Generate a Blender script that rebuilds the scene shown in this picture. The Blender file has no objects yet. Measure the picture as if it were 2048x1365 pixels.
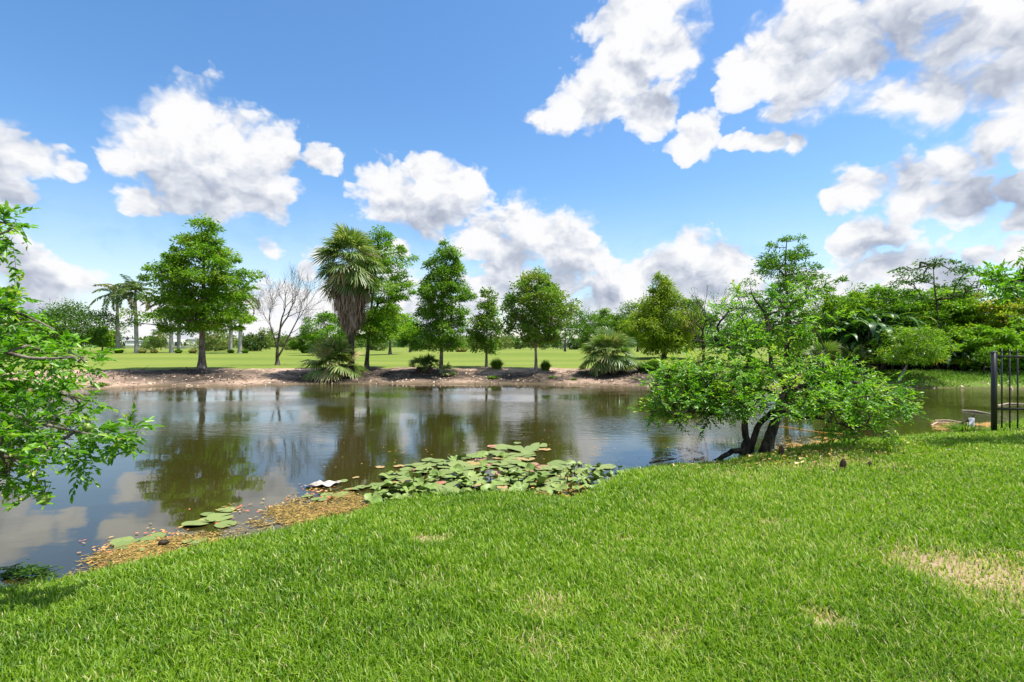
import bpy, math, random
import numpy as np

scene = bpy.context.scene
COL = scene.collection
R = math.radians

# ------------------------------------------------------------------ camera
F = 1024.0            # focal length in photo pixels (photo is 2048 wide)
HY = 690.0            # horizon row in the photo
CZ = 1.55
WZ = -0.45            # water level
cam_d = bpy.data.cameras.new('camera'); cam = bpy.data.objects.new('camera', cam_d); COL.objects.link(cam)
cam_d.sensor_width = 36; cam_d.lens = 18.0; cam_d.clip_start = 0.05; cam_d.clip_end = 9000
cam_d.shift_y = (HY - 682.5) / 2048.0
cam.location = (0, 0, CZ); cam.rotation_euler = (R(90), 0, 0)
scene.camera = cam

# ------------------------------------------------------------------ exposure
scene.view_settings.view_transform = 'Standard'
scene.view_settings.look = 'None'
scene.view_settings.exposure = 0.92
scene.view_settings.gamma = 1.0
scene.cycles.max_bounces = 8
scene.cycles.diffuse_bounces = 4
scene.cycles.transmission_bounces = 5
scene.cycles.transparent_max_bounces = 8
scene.cycles.caustics_reflective = False
scene.cycles.caustics_refractive = False

# ------------------------------------------------------------------ sun
SUN_EL, SUN_AZ = R(68), R(84)        # azimuth clockwise from +Y
sl = bpy.data.lights.new('sun', 'SUN'); sun = bpy.data.objects.new('sun', sl); COL.objects.link(sun)
sl.energy = 4.1; sl.angle = R(0.53); sl.color = (1.0, 0.955, 0.88)
# lamp shines along local -Z; tilt it so that light comes from azimuth SUN_AZ
from mathutils import Vector
sd = Vector((math.sin(SUN_AZ) * math.cos(SUN_EL), math.cos(SUN_AZ) * math.cos(SUN_EL), math.sin(SUN_EL)))
sun.rotation_euler = sd.to_track_quat('Z', 'Y').to_euler()

# ------------------------------------------------------------------ world: Nishita sky and procedural cumulus
world = bpy.data.worlds.new('World'); scene.world = world; world.use_nodes = True
WN = world.node_tree; WN.nodes.clear()

class NG:
    """tiny helper for building node graphs"""
    def __init__(s, nt): s.nt = nt
    def n(s, typ, **kw):
        nd = s.nt.nodes.new(typ)
        for k, v in kw.items():
            setattr(nd, k, v)
        return nd
    def put(s, sock, v):
        if v is None: return
        if isinstance(v, bpy.types.NodeSocket): s.nt.links.new(v, sock)
        else: sock.default_value = v
    def m(s, op, a=None, b=None, c=None, clamp=False):
        nd = s.n('ShaderNodeMath', operation=op, use_clamp=clamp)
        for i, v in enumerate((a, b, c)): s.put(nd.inputs[i], v)
        return nd.outputs[0]
    def v(s, op, a=None, b=None, out=0):
        nd = s.n('ShaderNodeVectorMath', operation=op)
        s.put(nd.inputs[0], a)
        if op == 'SCALE': s.put(nd.inputs['Scale'], b)
        else: s.put(nd.inputs[1], b)
        return nd.outputs['Value'] if op in ('DISTANCE', 'LENGTH', 'DOT_PRODUCT') else nd.outputs[0]
    def noise(s, vec, scale, detail=4, rough=.5, dist=0, out='Fac'):
        nd = s.n('ShaderNodeTexNoise'); s.put(nd.inputs['Vector'], vec)
        nd.inputs['Scale'].default_value = scale; nd.inputs['Detail'].default_value = detail
        nd.inputs['Roughness'].default_value = rough; nd.inputs['Distortion'].default_value = dist
        return nd.outputs[out]
    def ss(s, x, lo, hi, a=0.0, b=1.0):
        nd = s.n('ShaderNodeMapRange', interpolation_type='SMOOTHSTEP')
        s.put(nd.inputs[0], x); s.put(nd.inputs[1], lo); s.put(nd.inputs[2], hi); s.put(nd.inputs[3], a); s.put(nd.inputs[4], b)
        return nd.outputs[0]
    def mix(s, f, a, b, mode='MIX'):
        nd = s.n('ShaderNodeMix', data_type='RGBA', blend_type=mode)
        s.put(nd.inputs[0], f)
        s.put(nd.inputs[6], a if not isinstance(a, tuple) else (*a[:3], 1)); s.put(nd.inputs[7], b if not isinstance(b, tuple) else (*b[:3], 1))
        return nd.outputs[2]
    def ramp(s, x, stops, interp='LINEAR'):
        nd = s.n('ShaderNodeValToRGB'); s.put(nd.inputs[0], x)
        cr = nd.color_ramp; cr.interpolation = interp
        while len(cr.elements) < len(stops): cr.elements.new(0.5)
        for e, (p, c) in zip(cr.elements, stops):
            e.position = p; e.color = (*c[:3], 1)
        return nd.outputs[0]
    def xyz(s, x=None, y=None, z=None):
        nd = s.n('ShaderNodeCombineXYZ')
        for i, v in enumerate((x, y, z)): s.put(nd.inputs[i], v)
        return nd.outputs[0]
    def sep(s, v):
        nd = s.n('ShaderNodeSeparateXYZ'); s.put(nd.inputs[0], v); return nd.outputs

EL_S = 1.3
def sky_pt(px, py):
    a = (px - 1024) / F; e = (HY - py) / F
    az = math.atan(a); el = math.atan2(e, math.sqrt(1 + a * a))
    return az, el * EL_S
def blob(px, py, r):           # r = half width in photo pixels at that place
    x, y = sky_pt(px, py); x2, _ = sky_pt(px + (r if px < 1024 else -r), py)
    return (x, y, abs(x2 - x))

# cloud masses in the sky, given by direction (centre, half width)
CLOUDS = [
    (-20, 290, 130), (70, 320, 80), (140, 340, 45), (-40, 370, 110),
    (390, 235, 105), (310, 290, 95), (450, 300, 125), (360, 350, 115), (540, 300, 80), (500, 370, 100), (640, 318, 48), (245, 320, 60), (430, 395, 90), (270, 385, 60),
    (860, 345, 66), (800, 385, 92), (900, 378, 82), (770, 410, 48), (855, 420, 80),
    (1290, 20, 115), (1250, 110, 110), (1340, 90, 75), (1190, 190, 70), (1130, 222, 50), (1085, 236, 36), (1310, 205, 70), (1230, 50, 70),
    (1400, 262, 62), (1540, 284, 38), (1502, 290, 30), (1582, 284, 32), (1470, 296, 26), (1375, 285, 45),
    (1560, 95, 95), (1640, 30, 110), (1500, 165, 62), (1600, 180, 95), (1720, 60, 120), (1830, 30, 130), (1960, 60, 150), (2080, 60, 160), (1780, 200, 80), (1880, 190, 120), (1990, 170, 110), (2090, 200, 120), (1720, 120, 95), (1470, 120, 45),
    (1720, 372, 72), (1810, 355, 85), (1900, 325, 85), (1985, 290, 85), (2070, 270, 100), (1680, 398, 44), (1950, 385, 95), (1840, 395, 70), (2060, 380, 95), (2030, 440, 50),
    (1730, 470, 75), (1680, 490, 40), (1800, 465, 60), (1830, 530, 85), (1770, 540, 60), (1960, 510, 45), (2030, 505, 62), (1900, 575, 80), (2090, 480, 70),
    (1040, 455, 85), (975, 480, 75), (1110, 480, 95), (1160, 515, 75), (1010, 530, 80), (1190, 470, 30),
    (1375, 505, 75), (1330, 530, 75), (1440, 530, 70), (1385, 560, 110), (1290, 545, 50),
    (1220, 575, 100), (1080, 590, 110), (960, 585, 80), (1250, 620, 100), (1480, 610, 120), (1330, 640, 130),
    (50, 550, 110), (135, 560, 70), (-60, 520, 110), (90, 600, 130),
    (645, 500, 42), (625, 535, 35), (790, 500, 35), (525, 495, 40), (590, 600, 85), (690, 600, 90), (300, 640, 90), (420, 640, 120), (560, 650, 150),
    (800, 600, 90), (870, 640, 120), (1640, 610, 150), (1800, 620, 160), (215, 640, 100),
]
# their shaded undersides (centre, half width)
SHADES = [
    (10, 390, 120), (400, 425, 150), (510, 395, 95), (320, 400, 80), (590, 340, 40),
    (830, 440, 105), (890, 420, 65), (1310, 205, 60), (1290, 150, 40), (1190, 232, 45), (1700, 110, 150), (1880, 90, 190), (1640, 200, 100), (1960, 190, 130), (2060, 60, 130),
    (1780, 395, 100), (1930, 400, 140), (2060, 415, 100), (1760, 520, 100), (1880, 540, 90),
    (1030, 540, 95), (1120, 545, 80), (1000, 490, 35), (1380, 575, 115), (1180, 600, 70), (60, 605, 150), (90, 570, 60), (900, 620, 90), (2060, 545, 60),
]
g = NG(WN)
tc = g.n('ShaderNodeTexCoord')
dirv = tc.outputs['Generated']
dx, dy, dz = g.sep(dirv)
az = g.m('ARCTAN2', dx, dy)
el = g.m('MULTIPLY', g.m('ARCSINE', dz), EL_S)
pv = g.xyz(az, el, 0.0)
warp = g.noise(pv, 8.5, 4, .6, out='Color')
wv = g.v('SCALE', g.v('SUBTRACT', warp, (.5, .5, .5)), .105)
pw = g.v('ADD', pv, wv)
fine = g.noise(pv, 10.0, 8, .55)
def field(pts, vec, k):
    cur = None
    for (px, py, r) in pts:
        x, y, rr = blob(px, py, r)
        d = g.v('DISTANCE', vec, (x, y, 0))
        f = g.m('MULTIPLY_ADD', d, -1.0 / rr, 1.0)
        cur = f if cur is None else (g.m('SMOOTH_MAX', cur, f, k))
    return cur
FB = field(CLOUDS, pw, .12)
FS = field(SHADES, pw, .2)
# broken cloud for the rest of the sky dome, which the photograph does not show
bgn = g.noise(dirv, 2.2, 6, .55)
bgf = g.m('ADD', g.m('MULTIPLY', g.m('SUBTRACT', bgn, .52), 5.0), g.m('MULTIPLY', g.m('SUBTRACT', .5, dy, clamp=False), 3.0, clamp=False))
bgf = g.m('MINIMUM', bgf, g.m('MULTIPLY', g.m('SUBTRACT', bgn, .52), 5.0))
bgf = g.m('ADD', bgf, g.m('MINIMUM', g.m('MULTIPLY', g.m('SUBTRACT', .45, dy), 12.0), 0.0))
FA = g.m('MAXIMUM', FB, bgf)
def puff(vec):
    nd = g.n('ShaderNodeTexVoronoi', feature='SMOOTH_F1', voronoi_dimensions='2D')
    nd.inputs['Scale'].default_value = 15.0; nd.inputs['Smoothness'].default_value = .35; nd.inputs['Detail'].default_value = 2.0; nd.inputs['Roughness'].default_value = .55; nd.inputs['Lacunarity'].default_value = 2.3
    g.put(nd.inputs['Vector'], vec); return nd.outputs['Distance']
pf1 = puff(pw); pf2 = puff(g.v('ADD', pw, (.008, .020, 0)))
edge = g.m('ADD', FA, g.m('MULTIPLY', g.m('SUBTRACT', fine, .5), 1.20))
edge = g.m('ADD', edge, g.m('MULTIPLY_ADD', pf1, -.50, .44))
soft = g.ss(g.noise(pv, 3.3, 2, .5), .38, .64, .20, .70)
dens = g.ss(edge, -0.02, soft)
# local relief: compare the noise here with the noise a little higher up
up = g.v('ADD', pv, (.012, .022, 0))
fine2 = g.noise(up, 11.0, 4, .5)
relief = g.m('MULTIPLY', g.m('SUBTRACT', fine, fine2), 1.2)
relief = g.m('ADD', relief, g.m('MULTIPLY', g.m('SUBTRACT', pf2, pf1), .42))
shade = g.ss(g.m('ADD', FS, g.m('MULTIPLY', g.m('SUBTRACT', fine2, .5), 1.0)), -.30, .85)
bright = g.m('ADD', g.m('SUBTRACT', 1.0, g.m('MULTIPLY', shade, .50)), relief, clamp=True)
ccol = g.ramp(bright, [(0.0, (.30, .34, .44)), (.40, (.46, .50, .59)), (.72, (.66, .69, .75)), (1.0, (.84, .84, .85))])
sky = g.n('ShaderNodeTexSky', sky_type='NISHITA', sun_disc=False)
sky.sun_elevation = SUN_EL; sky.sun_rotation = SUN_AZ
sky.altitude = 0; sky.air_density = 1.0; sky.dust_density = .6; sky.ozone_density = 1.6
hs = g.n('ShaderNodeHueSaturation'); hs.inputs['Saturation'].default_value = 1.25
g.put(hs.inputs['Color'], sky.outputs[0])
bg1 = g.n('ShaderNodeBackground'); g.put(bg1.inputs[0], hs.outputs[0]); bg1.inputs[1].default_value = .110
bg2 = g.n('ShaderNodeBackground'); g.put(bg2.inputs[0], ccol); bg2.inputs[1].default_value = .62
# thin white veil towards the horizon
veil = g.m('MULTIPLY', g.ss(el, .40, 0.0), .40)
dd = g.m('MAXIMUM', g.m('MULTIPLY', dens, g.ss(edge, -.02, .5, .72, 1.0)), veil)
ms = g.n('ShaderNodeMixShader'); g.put(ms.inputs[0], dd)
WN.links.new(bg1.outputs[0], ms.inputs[1]); WN.links.new(bg2.outputs[0], ms.inputs[2])
wo = g.n('ShaderNodeOutputWorld'); WN.links.new(ms.outputs[0], wo.inputs[0])
world.cycles.sampling_method = 'MANUAL'; world.cycles.sample_map_resolution = 512

# ------------------------------------------------------------------ geometry helpers
def P(px, py, z):
    """point of the horizontal plane z seen at a photo pixel"""
    Y = (CZ - z) * F / (py - HY)
    return ((px - 1024) / F * Y, Y, z)
def D(px, py, Y):
    """point at depth Y seen at a photo pixel"""
    return np.array(((px - 1024) / F * Y, Y, CZ + (HY - py) / F * Y))

def link_mesh(name, me, mat=None, parent=None, loc=None):
    o = bpy.data.objects.new(name, me); COL.objects.link(o)
    if mat is not None:
        me.materials.append(mat)
    if parent is not None: o.parent = parent
    if loc is not None: o.location = loc
    return o

class MB:
    """numpy mesh builder: polygons of any one size per add, with a tint per vertex"""
    def __init__(s): s.V = []; s.L = []; s.T = []; s.C = []; s.n = 0
    def add(s, V, Fc, tint=0.5):
        V = np.asarray(V, float).reshape(-1, 3); Fc = np.asarray(Fc, np.int64)
        s.V.append(V); s.L.append((Fc + s.n).ravel()); s.T.append(np.full(len(Fc), Fc.shape[1], np.int32))
        t = np.asarray(tint, float)
        s.C.append(np.full(len(V), float(t)) if t.ndim == 0 else t.ravel())
        s.n += len(V)
    def extend(s, o):
        for V, L, T, C in zip(o.V, o.L, o.T, o.C):
            s.V.append(V); s.L.append(L + s.n); s.T.append(T); s.C.append(C)
        s.n += o.n
    def mesh(s, name, smooth=True):
        V = np.concatenate(s.V); L = np.concatenate(s.L); T = np.concatenate(s.T); C = np.concatenate(s.C)
        me = bpy.data.meshes.new(name)
        me.vertices.add(len(V)); me.vertices.foreach_set('co', V.astype(np.float32).ravel())
        me.loops.add(len(L)); me.loops.foreach_set('vertex_index', L.astype(np.int32))
        st = np.concatenate(([0], np.cumsum(T)[:-1])).astype(np.int32)
        me.polygons.add(len(T)); me.polygons.foreach_set('loop_start', st)
        try: me.polygons.foreach_set('loop_total', T)
        except Exception: pass
        at = me.attributes.new('tint', 'FLOAT', 'POINT'); at.data.foreach_set('value', C.astype(np.float32))
        me.update(calc_edges=True)
        if smooth: me.polygons.foreach_set('use_smooth', np.ones(len(T), bool))
        me.validate(verbose=False)
        return me
    def build(s, name, mat, parent=None, smooth=True, loc=None):
        return link_mesh(name, s.mesh(name, smooth), mat, parent, loc)

def norm(v):
    v = np.asarray(v, float); return v / (np.linalg.norm(v, axis=-1, keepdims=True) + 1e-9)

def tube(mb, pts, rad, sides=6, tint=.5, cap=True):
    pts = np.asarray(pts, float); n = len(pts)
    rad = np.broadcast_to(np.asarray(rad, float), (n,))
    tan = norm(np.gradient(pts, axis=0))
    ref = np.array([0.0, 0, 1]) if abs(tan[0][2]) < .9 else np.array([1.0, 0, 0])
    u = norm(np.cross(tan, ref)); w = norm(np.cross(tan, u))
    # keep frame continuous
    for i in range(1, n):
        if np.dot(u[i], u[i - 1]) < 0: u[i] = -u[i]; w[i] = -w[i]
    a = np.linspace(0, 2 * np.pi, sides, endpoint=False)
    ring = pts[:, None, :] + rad[:, None, None] * (np.cos(a)[None, :, None] * u[:, None, :] + np.sin(a)[None, :, None] * w[:, None, :])
    V = ring.reshape(-1, 3)
    i = np.arange(n - 1)[:, None] * sides; j = np.arange(sides)[None, :]; k = (j + 1) % sides
    Fq = np.stack([i + j, i + k, i + sides + k, i + sides + j], -1).reshape(-1, 4)
    mb.add(V, Fq, tint)
    if cap and sides > 3:
        mb.add(ring[-1], [list(range(sides))], tint if np.ndim(tint) == 0 else .5)

def cones(mb, A, B, ra, rb, sides=4, tint=.5):
    """many straight tapered segments at once"""
    A = np.asarray(A, float); B = np.asarray(B, float); n = len(A)
    if n == 0: return
    t = norm(B - A)
    ref = np.where(np.abs(t[:, 2:3]) < .9, np.array([[0., 0, 1]]), np.array([[1., 0, 0]]))
    u = norm(np.cross(t, ref)); w = np.cross(t, u)
    a = np.linspace(0, 2 * np.pi, sides, endpoint=False)
    off = np.cos(a)[None, :, None] * u[:, None] + np.sin(a)[None, :, None] * w[:, None]
    ra = np.broadcast_to(ra, (n,)); rb = np.broadcast_to(rb, (n,))
    V = np.concatenate([A[:, None] + off * ra[:, None, None], B[:, None] + off * rb[:, None, None]], 1)
    j = np.arange(sides); k = (j + 1) % sides
    f = np.stack([j, k, sides + k, sides + j], -1)
    Fq = (f[None] + (np.arange(n) * 2 * sides)[:, None, None]).reshape(-1, 4)
    mb.add(V, Fq, tint)

def leaves(mb, C, Dr, N, L, W, tint, fold=.0, fine=False, curl=0.0):
    """C base points, Dr long direction, N rough normal. fine: six vertex folded leaf, else a rhombus"""
    C = np.asarray(C, float); n = len(C)
    if n == 0: return
    Dr = norm(Dr); S = norm(np.cross(Dr, N)); Nn = np.cross(S, Dr)
    L = np.broadcast_to(L, (n,))[:, None]; W = np.broadcast_to(W, (n,))[:, None]
    tip = C + Dr * L - Nn * L * curl
    if fine:
        f = fold * W
        l1 = C + Dr * L * .33 + S * W * .5 + Nn * f; l2 = C + Dr * L * .72 + S * W * .38 + Nn * (f * .7 - curl * L * .4)
        r1 = C + Dr * L * .33 - S * W * .5 + Nn * f; r2 = C + Dr * L * .72 - S * W * .38 + Nn * (f * .7 - curl * L * .4)
        V = np.stack([C, l1, l2, tip, r2, r1], 1)
        f4 = np.array([[0, 1, 2, 3], [0, 3, 4, 5]])
        Fq = (f4[None] + (np.arange(n) * 6)[:, None, None]).reshape(-1, 4)
        k = 6
    else:
        mid = C + Dr * L * .5
        V = np.stack([C, mid + S * W * .5, tip, mid - S * W * .5], 1)
        Fq = (np.arange(n) * 4)[:, None] + np.arange(4)[None]
        k = 4
    mb.add(V, Fq, np.repeat(np.broadcast_to(tint, (n,)), k))

def tag(o, label=None, cat=None, group=None, kind=None):
    if label: o['label'] = label
    if cat: o['category'] = cat
    if group: o['group'] = group
    if kind: o['kind'] = kind
    return o
def empty(name, loc, rz=0.0):
    o = bpy.data.objects.new(name, None); COL.objects.link(o); o.location = loc; o.rotation_euler = (0, 0, rz)
    o.empty_display_size = .2
    return o
def copy_tree(o, parent=None):
    c = o.copy(); COL.objects.link(c); c.parent = parent
    for ch in [x for x in bpy.data.objects if x.parent == o]: copy_tree(ch, c)
    return c

def sn(x, y, s=1.0, seed=0.0):
    """smooth pseudo noise, about -1..1"""
    x = np.asarray(x) * s; y = np.asarray(y) * s
    return (np.sin(x * 1.3 + 1.7 * np.sin(y * .9 + seed) + seed) + np.sin(y * 1.7 + 1.3 * np.sin(x * 1.1 + 2 * seed) + 1.3 * seed)
            + .5 * np.sin(x * 3.1 + y * 2.3 + seed) + .5 * np.sin(y * 3.7 - x * 2.9 + 3 * seed)) / 3.0

# ------------------------------------------------------------------ materials
def new_mat(name):
    m = bpy.data.materials.new(name); m.use_nodes = True; m.node_tree.nodes.clear()
    g = NG(m.node_tree); out = g.n('ShaderNodeOutputMaterial')
    return m, g, out
def principled(g, out, col, rough=.7, spec=.3, bump=None, bstr=.4, bdist=.02, metallic=0):
    p = g.n('ShaderNodeBsdfPrincipled'); g.put(p.inputs['Base Color'], col if not isinstance(col, tuple) else (*col[:3], 1)); g.put(p.inputs['Roughness'], rough)
    p.inputs['Specular IOR Level'].default_value = spec; p.inputs['Metallic'].default_value = metallic
    if bump is not None:
        b = g.n('ShaderNodeBump'); b.inputs['Strength'].default_value = bstr; b.inputs['Distance'].default_value = bdist
        g.put(b.inputs['Height'], bump); g.nt.links.new(b.outputs[0], p.inputs['Normal'])
    g.nt.links.new(p.outputs[0], out.inputs[0])
    return p
def leaf_mat(name, stops, trans=.35, gloss=.06, rough=.4, tboost=1.25):
    """stops: colours over the tint attribute"""
    m, g, out = new_mat(name)
    a = g.n('ShaderNodeAttribute', attribute_name='tint')
    c = g.ramp(a.outputs['Fac'], stops)
    d = g.n('ShaderNodeBsdfDiffuse'); g.put(d.inputs[0], c)
    t = g.n('ShaderNodeBsdfTranslucent'); g.put(t.inputs[0], g.mix(1.0, c, (tboost, tboost * 1.12, tboost * .55), 'MULTIPLY'))
    mx = g.n('ShaderNodeMixShader'); mx.inputs[0].default_value = trans
    g.nt.links.new(d.outputs[0], mx.inputs[1]); g.nt.links.new(t.outputs[0], mx.inputs[2])
    gl = g.n('ShaderNodeBsdfGlossy'); gl.inputs['Roughness'].default_value = rough; gl.inputs[0].default_value = (.9, .95, .9, 1)
    m2 = g.n('ShaderNodeMixShader'); m2.inputs[0].default_value = gloss
    g.nt.links.new(mx.outputs[0], m2.inputs[1]); g.nt.links.new(gl.outputs[0], m2.inputs[2])
    g.nt.links.new(m2.outputs[0], out.inputs[0])
    return m
def bark_mat(name, c1, c2, scale=12, rough=.9, stretch=.25):
    m, g, out = new_mat(name)
    t = g.n('ShaderNodeTexCoord')
    v = g.v('MULTIPLY', t.outputs['Object'], (1, 1, stretch))
    n1 = g.noise(v, scale, 6, .65); n2 = g.noise(t.outputs['Object'], 2.3, 3, .5)
    f = g.ss(g.m('ADD', n1, g.m('MULTIPLY', g.m('SUBTRACT', n2, .5), .7)), .32, .68)
    principled(g, out, g.mix(f, c1, c2), rough, .2, n1, .8, .03)
    return m
M = {}
M['bark_grey'] = bark_mat('grey_bark', (.07, .052, .038), (.30, .25, .20))
M['bark_dark'] = bark_mat('dark_bark', (.018, .014, .011), (.115, .09, .066))
M['bark_brown'] = bark_mat('brown_grey_bark', (.045, .034, .027), (.20, .16, .135))
M['bark_pale'] = bark_mat('pale_bark', (.16, .13, .10), (.42, .37, .31))
M['bark_palm'] = bark_mat('royal_palm_bark', (.24, .22, .19), (.42, .40, .36), 5, .85, 2.5)
M['bark_mossy'] = bark_mat('mossy_bark', (.035, .03, .018), (.16, .14, .09))
M['knee'] = bark_mat('root_bark', (.05, .030, .020), (.20, .125, .08), 20)
M['dead_frond'] = leaf_mat('dead_frond', [(0, (.10, .07, .05)), (.5, (.33, .235, .16)), (1, (.50, .41, .33))], .15, .01)
M['cypress'] = leaf_mat('cypress_foliage', [(0, (.050, .120, .010)), (.45, (.135, .280, .018)), (.8, (.245, .395, .028)), (1, (.29, .29, .05))], .46, .015)
M['cypress_olive'] = leaf_mat('cypress_olive_foliage', [(0, (.09, .16, .012)), (.5, (.21, .31, .018)), (.85, (.32, .37, .028)), (1, (.34, .29, .06))], .46, .015)
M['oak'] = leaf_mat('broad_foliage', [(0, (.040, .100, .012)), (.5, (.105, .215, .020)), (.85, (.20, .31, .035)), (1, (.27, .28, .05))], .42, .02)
M['maple'] = leaf_mat('tipped_foliage', [(0, (.050, .115, .014)), (.5, (.13, .26, .024)), (.85, (.25, .34, .035)), (1, (.33, .26, .06))], .44, .025)
M['bright'] = leaf_mat('bright_foliage', [(0, (.075, .18, .012)), (.5, (.165, .330, .018)), (.85, (.28, .43, .030)), (1, (.36, .38, .05))], .46, .02)
M['flame'] = leaf_mat('feathery_foliage', [(0, (.10, .20, .012)), (.5, (.20, .36, .018)), (.8, (.30, .43, .035)), (1, (.50, .27, .07))], .46, .015)
M['apple'] = leaf_mat('pond_apple_leaf', [(0, (.045, .14, .008)), (.45, (.115, .300, .012)), (.8, (.23, .43, .020)), (1, (.42, .48, .05))], .44, .035, .42)
M['palm'] = leaf_mat('palm_leaf', [(0, (.030, .085, .012)), (.5, (.10, .19, .025)), (.85, (.27, .32, .10)), (1, (.52, .42, .20))], .32, .04, .45)
M['royal'] = leaf_mat('royal_palm_leaf', [(0, (.035, .09, .015)), (.5, (.11, .18, .03)), (.8, (.22, .22, .07)), (1, (.42, .30, .15))], .3, .03)
M['banana'] = leaf_mat('broad_dark_leaf', [(0, (.015, .05, .010)), (.5, (.060, .155, .020)), (.85, (.17, .29, .035)), (1, (.40, .32, .10))], .3, .04, .4)
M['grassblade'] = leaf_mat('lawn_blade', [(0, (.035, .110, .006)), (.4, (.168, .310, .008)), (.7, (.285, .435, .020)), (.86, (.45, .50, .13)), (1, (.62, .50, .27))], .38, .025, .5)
M['tuft'] = leaf_mat('tuft_blade', [(0, (.035, .10, .01)), (.5, (.11, .23, .015)), (.85, (.22, .31, .05)), (1, (.52, .37, .20))], .35, .02)
M['hazewood'] = leaf_mat('far_foliage', [(0, (.06, .115, .035)), (.5, (.12, .19, .045)), (.85, (.20, .25, .06)), (1, (.28, .27, .10))], .35, .01)
M['flake'] = leaf_mat('floating_litter', [(0, (.045, .045, .02)), (.25, (.17, .12, .035)), (.5, (.42, .28, .06)), (.72, (.58, .40, .14)), (.86, (.55, .17, .06)), (1, (.62, .16, .10))], .1, .05)

def ground_mat(name, kind):
    m, g, out = new_mat(name)
    geo = g.n('ShaderNodeNewGeometry'); pos = geo.outputs['Position']
    if kind == 'lawn':
        n = g.noise(pos, 3.0, 5, .6); n2 = g.noise(pos, 60, 3, .6)
        a = g.n('ShaderNodeAttribute', attribute_name='tint')
        c = g.mix(n, (.08, .14, .012), (.14, .21, .025))
        c = g.mix(g.ss(n2, .35, .7), c, (.10, .09, .04))
        c = g.mix(a.outputs['Fac'], c, (.36, .26, .17))
        principled(g, out, c, .9, .1, n2, .6, .02)
    elif kind == 'fairway':
        n = g.noise(g.v('MULTIPLY', pos, (.6, 1, 1)), .10, 4, .5); n2 = g.noise(pos, 9, 4, .7)
        # mowing bands
        n3 = g.noise(g.v('MULTIPLY', pos, (.02, .16, 1)), 1.0, 2, .5)
        c = g.ramp(g.m('ADD', g.m('MULTIPLY', n, .6), g.m('MULTIPLY', n3, .4)), [(.3, (.11, .165, .025)), (.5, (.165, .215, .035)), (.7, (.24, .26, .055))])
        c = g.mix(g.m('MULTIPLY', g.ss(n2, .45, .7), .35), c, (.08, .13, .02))
        principled(g, out, c, .9, .1, n2, .5, .05)
    elif kind == 'bank':
        n = g.noise(pos, .9, 5, .6); n2 = g.noise(pos, 7, 6, .7); n3 = g.noise(pos, 26, 4, .7)
        a = g.n('ShaderNodeAttribute', attribute_name='tint')
        c = g.ramp(n2, [(.28, (.29, .195, .13)), (.5, (.53, .375, .27)), (.72, (.67, .50, .38))])
        c = g.mix(g.m('MULTIPLY', g.ss(n3, .50, .66), .65), c, (.12, .085, .055))
        c = g.mix(g.m('MULTIPLY', g.ss(n, .52, .68), .45), c, (.30, .19, .12))
        # dark litter and painted tree shade where the mask says so, green on the right-hand bank
        litter_shade = g.m('MULTIPLY', a.outputs['Fac'], g.ss(n3, .26, .46))
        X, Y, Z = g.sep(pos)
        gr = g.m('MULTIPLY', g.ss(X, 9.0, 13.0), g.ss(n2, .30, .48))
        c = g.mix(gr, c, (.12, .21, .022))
        c = g.mix(litter_shade, c, (.060, .048, .038))
        wet = g.ss(Z, WZ + .12, WZ + .02)
        c = g.mix(g.m('MULTIPLY', wet, .7), c, (.11, .085, .045))
        principled(g, out, c, .92, .15, n3, .9, .06)
    elif kind == 'bed':
        n = g.noise(pos, 3, 5, .6)
        principled(g, out, g.mix(n, (.03, .025, .012), (.07, .06, .03)), .9, .1)
    return m
M['lawn'] = ground_mat('lawn_soil', 'lawn'); M['fairway'] = ground_mat('fairway_turf', 'fairway')
M['bank'] = ground_mat('sandy_soil', 'bank'); M['bed'] = ground_mat('pond_mud', 'bed')

# water
m, g, out = new_mat('pond_water_surface'); M['water'] = m
geo = g.n('ShaderNodeNewGeometry'); pos = geo.outputs['Position']
w1 = g.noise(g.v('MULTIPLY', pos, (.6, 1.6, 1)), 4.2, 4, .55, .5)
w2 = g.noise(g.v('MULTIPLY', pos, (.6, 1.2, 1)), 1.1, 2, .5)
calm = g.ss(g.noise(g.v('MULTIPLY', pos, (.5, 1, 1)), .22, 2, .5), .40, .62, .10, 1.0)
Yp = g.sep(pos)[1]
far = g.ss(Yp, 8.0, 13.5, .05, 1.0)
hgt = g.m('ADD', g.m('MULTIPLY', g.m('MULTIPLY', w1, g.m('MULTIPLY', calm, far)), .015), g.m('MULTIPLY', w2, .0035))
b = g.n('ShaderNodeBump'); b.inputs['Strength'].default_value = 1.0; b.inputs['Distance'].default_value = 1.0; g.put(b.inputs['Height'], hgt)
p = g.n('ShaderNodeBsdfPrincipled')
g.put(p.inputs['Base Color'], g.mix(g.noise(pos, .5, 3, .5), (.026, .025, .005), (.044, .036, .009)))
p.inputs['Roughness'].default_value = .03; p.inputs['IOR'].default_value = 1.72; p.inputs['Specular IOR Level'].default_value = .5
g.nt.links.new(b.outputs[0], p.inputs['Normal']); g.nt.links.new(p.outputs[0], out.inputs[0])

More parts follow.
